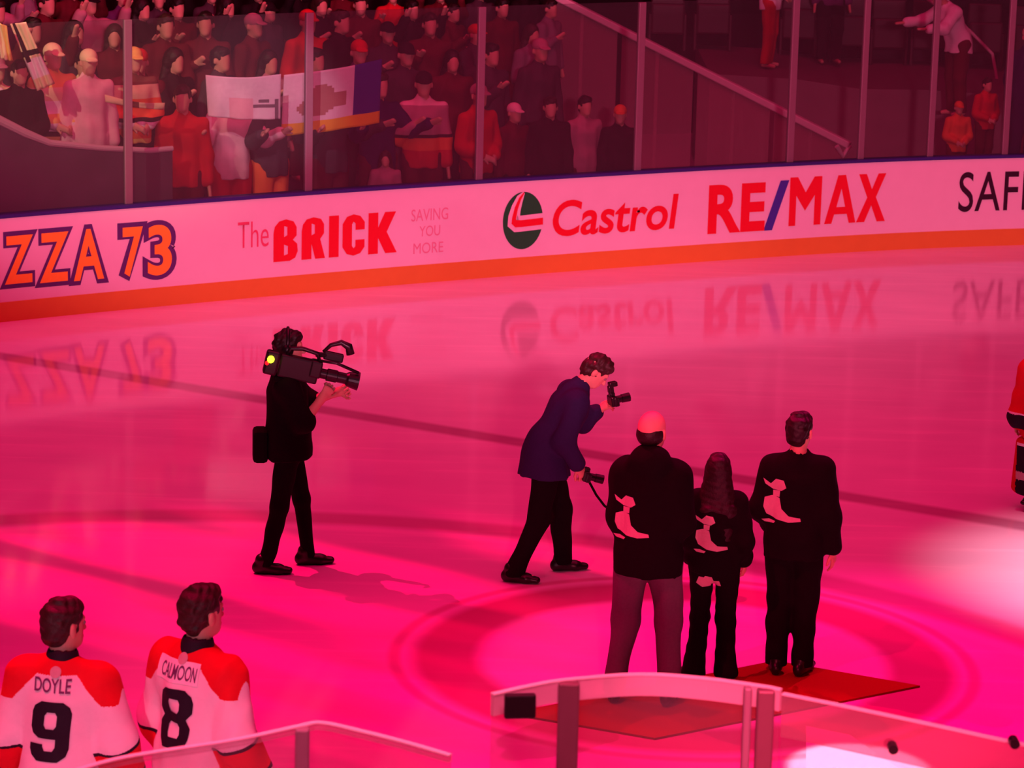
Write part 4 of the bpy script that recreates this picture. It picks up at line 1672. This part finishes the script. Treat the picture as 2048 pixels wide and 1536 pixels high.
def spectator(px, row, head_y, topc, trc, hairs, hairc, pose, hdg, label, group='spectators standing behind the glass', loc=None, height=None, stag=0.0):
    if loc is None:
        p, n, z = row_pt(px, row, stag)
        loc = np.array([p[0], p[1], z])
        if row == 0 and px < 340:
            z = loc[2] = PLAT
        zt = aty(px, head_y, p[1])[2]
        height = min(max(zt - z, 1.48), 2.0)
        base = math.atan2(n[1], n[0]) - PI / 2
    else:
        base = PI
    sc = height / 1.765
    root = empty('person', tuple(loc), base + hdg, label, 'person', group)
    root.scale = (sc, sc, sc)
    for nm, key, m in (('body', 'body', MT['skin']), ('shirt', 'top', CMAT[topc]), ('trousers', 'tr', CMAT[trc]), ('cap' if hairs == 'cap' else 'hair', hairs, CMAT.get(hairc) or MT[hairc])):
        me = CM[pose][key]
        kk = (pose, key)
        if kk not in first:
            first[kk] = o = bpy.data.objects.new(nm, me)
        else:
            o = first[kk].copy()
            o.name = nm
        COL.objects.link(o)
        o.parent = root
        o.material_slots[0].link = 'OBJECT'
        o.material_slots[0].material = m
    return root


HN = {'short': 'short hair', 'long': 'long hair', 'cap': 'cap'}
ORD = ['first', 'second', 'third', 'fourth', 'fifth', 'sixth', 'seventh', 'eighth', 'ninth', 'tenth', 'eleventh', 'twelfth', 'thirteenth', 'fourteenth', 'fifteenth', 'sixteenth', 'seventeenth']
FRONT = [
    (-130, 120, 'black', 'black', 'short', 'hair_dark', 'down', 'person in black standing at the outer end of the barrier'),
    (-40, 112, 'white', 'navy', 'cap', 'cream', 'clasped', 'person in white with a cream cap behind the barrier, partly outside the photo'),
    (40, 118, 'black', 'black', 'short', 'hair_dark', 'clasped', 'person in black behind the slanting yellow and white towel'),
    (106, 84, 'yellow and white striped', 'dark maroon', 'cap', 'cream', 'clasped', 'fan in a yellow and white striped jersey and cream cap behind the pale barrier rail'),
    (178, 96, 'pale pink', 'pale pink', 'cap', 'cream', 'down', 'fan in a long pale pink jersey with a cream cap behind the barrier'),
    (268, 92, 'orange and white striped', 'black', 'cap', 'yellow', 'clasped', 'stout fan in an orange jersey with white bands and a yellow cap'),
    (365, 150, 'red', 'dark maroon', 'short', 'hair_brown', 'down', 'person in red beside the white banner, next to the striped fan'),
    (462, 138, 'pale pink', 'red', 'cap', 'dusty pink', 'holding', 'person in pale pink and red trousers holding up the white banner'),
    (540, 120, 'dark grey', 'orange', 'short', 'hair_dark', 'holding', 'person with orange trousers behind the white banner'),
    (660, 108, 'dark grey', 'dark maroon', 'short', 'hair_dark', 'holding', 'person in dark grey holding the flag with a yellow band'),
    (756, 122, 'navy', 'dark maroon', 'short', 'hair_brown', 'holding', 'person in navy at the blue end of the flag'),
    (846, 140, 'pink and red striped', 'dark maroon', 'cap', 'black', 'heart', 'fan in a dusty pink jersey with red lower half and dark cap beside the flag'),
    (955, 165, 'red', 'dark maroon', 'cap', 'dusty pink', 'clasped', 'fan in a red jersey behind the glass post left of the railing'),
    (1027, 204, 'dark maroon', 'black', 'cap', 'pale pink', 'down', 'short person in dark maroon with a pale pink cap below the railing'),
    (1100, 192, 'black', 'black', 'short', 'hair_brown', 'down', 'person in black with brown hair below the upper part of the railing'),
    (1168, 190, 'dusty pink', 'dark maroon', 'short', 'hair_dark', 'down', 'person in dusty pink behind the railing glass'),
    (1240, 208, 'black', 'black', 'cap', 'orange', 'down', 'person in black with an orange cap behind the railing glass'),
]
for i, (px, hy, tc_, trc, hs, hc, po, lb) in enumerate(FRONT):
    spectator(px, 0, hy, tc_, trc, hs, hc, po, rng.uniform(-.5, .3), lb, stag=.14 if po == 'holding' else .20 * (i % 2) - .12)
tops = ['black', 'dark maroon', 'dark grey', 'purple', 'red', 'dark maroon', 'black', 'dusty pink', 'dark grey', 'brown', 'grey', 'dark maroon']
hcols = ['hair_dark', 'hair_brown', 'hair_dark', 'black', 'red', 'dusty pink', 'hair_grey']
for row, hy0, rown in ((1, 84, 'second'), (2, 32, 'third'), (3, -6, 'fourth'), (4, -34, 'fifth')):
    xs = np.arange(-120 + 31 * (row % 2), 1130 - 14 * row, 90)
    for i, px in enumerate(xs):
        px = px + rng.uniform(-14, 14)
        hs = ['short', 'short', 'long', 'cap'][rng.randint(4)]
        hc = hcols[rng.randint(3)] if hs != 'cap' else hcols[3 + rng.randint(3)]
        tc_ = tops[rng.randint(len(tops))]
        if row == 1 and px < 330 and i % 2:
            tc_ = 'cream'
        po = ['down', 'clasped', 'heart', 'down', 'phone', 'raised'][rng.randint(5 + (row > 1))]
        lb = f"person in {tc_}, {(hc + ' cap') if hs == 'cap' else HN[hs]}, {ORD[i]} from barrier end in {rown} row behind glass"
        spectator(px, row, hy0 + rng.uniform(-16, 16), tc_, ['black', 'dark maroon', 'dark grey'][rng.randint(3)], hs, hc, po, rng.uniform(-.6, .5), lb)
# a child in front by the boards
p_, n_, z_ = row_pt(772, 0, -.32)
spectator(0, 0, 0, 'dusty pink', 'black', 'long', 'hair_brown', 'down', 0, 'small child in dusty pink standing below the flag, just above the boards', loc=np.array([p_[0], p_[1], .18]), height=1.22)
spectator(0, 0, 0, 'white', 'red', 'long', 'hair_brown', 'clasped', 1.3, 'person in a loose white top and shorts standing above the railing', 'people near the stairs', loc=np.array([*aty(1535, 152, 39.6)[:2], aty(1535, 154, LEDY)[2] + .005]), height=1.66)
spectator(0, 0, 0, 'purple', 'black', 'short', 'hair_dark', 'down', .2, 'person in dark purple behind the stair wall, next to the one in white', 'people near the stairs', loc=np.array([*aty(1655, 160, 40.9)[:2], aty(1655, 169, LEDY)[2] + .005]), height=1.72)
spectator(0, 0, 0, 'white', 'dark maroon', 'short', 'hair_dark', 'reach', -1.15, 'person in a pale top leaning over with an arm stretched out, by the stair handrail', 'people near the stairs', loc=np.array([*aty(1912, 180, 37.6)[:2], aty(1912, 232, 37.6)[2]]), height=1.74)
spectator(0, 0, 0, 'red', 'dark maroon', 'short', 'hair_brown', 'clasped', .5, 'child in red standing below the person who leans over', 'people near the stairs', loc=np.array([*aty(1966, 300, 36.8)[:2], aty(1966, 345, 36.8)[2]]), height=1.18)
spectator(0, 0, 0, 'orange', 'dark maroon', 'cap', 'orange', 'clasped', .2, 'small child in an orange cap and orange top just above the boards', 'people near the stairs', loc=np.array([*aty(1911, 330, 36.5)[:2], .40]), height=1.16)
spectator(0, 0, 0, 'navy', 'navy', 'cap', 'cream', 'down', .3, 'person in navy with a cream cap at the photo\'s far edge', 'people near the stairs', loc=np.array([*aty(2044, 300, 37.2)[:2], .62]), height=1.80)


# ------------------------------------------------------------------ cloths held up in the crowd
def cloth(name, corners, depth, m_list, pick, label, cat, nu=40, nv=26, wave=.03, droop=.03):
    A_, B_, C_, D_ = [aty(px, py, depth) for px, py in corners]     # top-left, top-right, bottom-right, bottom-left
    bm = bmesh.new()
    g = []
    for j in range(nv + 1):
        r_ = []
        for i in range(nu + 1):
            u, v = i / nu, j / nv
            p = (A_ * (1 - u) + B_ * u) * (1 - v) + (D_ * (1 - u) + C_ * u) * v
            p = p + np.array([0, math.sin(u * 17 + v * 3) * wave * (.3 + v) + math.sin(u * 7 - v * 5) * wave * .6, -droop * math.sin(PI * u) * (1 - v * .4)])
            r_.append(bm.verts.new(tuple(p)))
        g.append(r_)
    for j in range(nv):
        for i in range(nu):
            f = bm.faces.new((g[j][i], g[j + 1][i], g[j + 1][i + 1], g[j][i + 1]))
            f.material_index = pick((i + .5) / nu, (j + .5) / nv)
    o = bm_obj(name, bm, None, None, True)
    for m in m_list:
        o.data.materials.append(m)
    sl = o.modifiers.new('thickness', 'SOLIDIFY')
    sl.thickness = .006
    tag(o, label, cat)
    return o


def depth_at(px, off):
    p, n, z = row_pt(px, 0, off)
    return p[1]


def banner_pick(u, v):
    if .30 < u < .62 and v > .45 + .35 * abs(u - .42) and v > .5:
        return 1
    if .62 < u < .98 and .66 < v < .72:
        return 2
    if .93 < u < .97 and v > .55:
        return 2
    if .70 < u < .86 and .55 < v < .62:
        return 2
    return 0


def flag_pick(u, v):
    if v > .80:
        return 2
    if u > .72:
        return 1
    d = ((u - .34) / .22)**2 + ((v - .48) / .26)**2
    if d < 1 and (u - .30) * 1.1 > (.30 - v) * .6:
        return 3
    if .52 < u < .64 and .38 < v < .62:
        return 3
    return 0


cloth('banner', [(411, 150), (562, 148), (560, 238), (416, 232)], depth_at(480, -.38), [CMAT['white'], CMAT['pale pink'], CMAT['grey']], banner_pick,
      'white banner with pink and grey markings held up by the front row', 'banner', wave=.015)
cloth('flag', [(568, 150), (764, 118), (758, 246), (562, 272)], depth_at(660, -.40), [CMAT['white'], mat('flag_blue', (.05, .035, .30), .7, .2, .08), mat('flag_yellow', (.80, .52, .03), .7, .2, .08), mat('flag_tan', (.45, .24, .20), .7, .2, .1)], flag_pick,
      'white and blue flag with a yellow band along its lower edge', 'flag', wave=.02, droop=.02)
cloth('rally_towel', [(20, 48), (52, 44), (108, 168), (74, 182)], depth_at(60, -.36), [CMAT['cream'], CMAT['black'], CMAT['white']], lambda u, v: 1 if .40 < v < .48 or (.15 < u < .3 and v < .6) else (2 if .55 < v < .82 else 0),
      'slanting cream towel with dark and white stripes', 'towel', 16, 24, .02, 0)
cloth('rally_towel', [(-14, 40), (14, 52), (24, 122), (2, 118)], depth_at(5, -.36), [CMAT['cream'], CMAT['yellow']], lambda u, v: int(u > .6), 'narrow cream towel hanging at the photo\'s edge beside the striped towel', 'towel', 12, 20, .02, 0)
cloth('scarf', [(206, 188), (330, 206), (328, 219), (208, 203)], depth_at(265, -.40), [CMAT['cream'], CMAT['brown']], lambda u, v: int(.45 < u < .6), 'cream scarf stretched out below the fan in the orange jersey', 'scarf', 24, 4, .01, .03)

# ------------------------------------------------------------------ dark seats on the empty upper part of the stand
def seat(loc, rz, label):
    root = empty('stadium_seat', tuple(loc), rz, label, 'seat', 'folding seats above the stair wall')
    return root


proto = []
bm = bmesh.new()
box(bm, (0, -.14, .44), (.46, .10, .42), None, .03)
proto.append(('seat', bpy.data.meshes.new('seat'), bm))
bm = bmesh.new()
box(bm, (0, .02, .66), (.46, .06, .46), None, .025)
proto.append(('backrest', bpy.data.meshes.new('backrest'), bm))
bm = bmesh.new()
box(bm, (-.24, 0, .25), (.04, .30, .50), None, .01)
box(bm, (.24, 0, .25), (.04, .30, .50), None, .01)
proto.append(('seat_frame', bpy.data.meshes.new('seat_frame'), bm))
fo = []
for nm, me, bm in proto:
    bm.to_mesh(me)
    bm.free()
    me.materials.append(MT['seat'])
    fo.append((nm, me))
k0 = {}
for i, px in enumerate((1330, 1420, 1590, 1690, 1770, 1850, 1960, 2050)):
    y_ = 41.4
    b_ = aty(px, 168 + (px - 1330) * .05, y_)
    rt_ = seat((b_[0], b_[1], aty(px, np.interp(px, [1420, 1590, 1720, 1860, 2100], [148, 158, 178, 180, 196]), LEDY)[2]), 0, f'dark folding seat in the dim upper stand, {ORD[i]} one from the railing')
    for nm, me in fo:
        if nm not in k0:
            k0[nm] = o = bpy.data.objects.new(nm, me)
        else:
            o = k0[nm].copy()
        COL.objects.link(o)
        o.parent = rt_
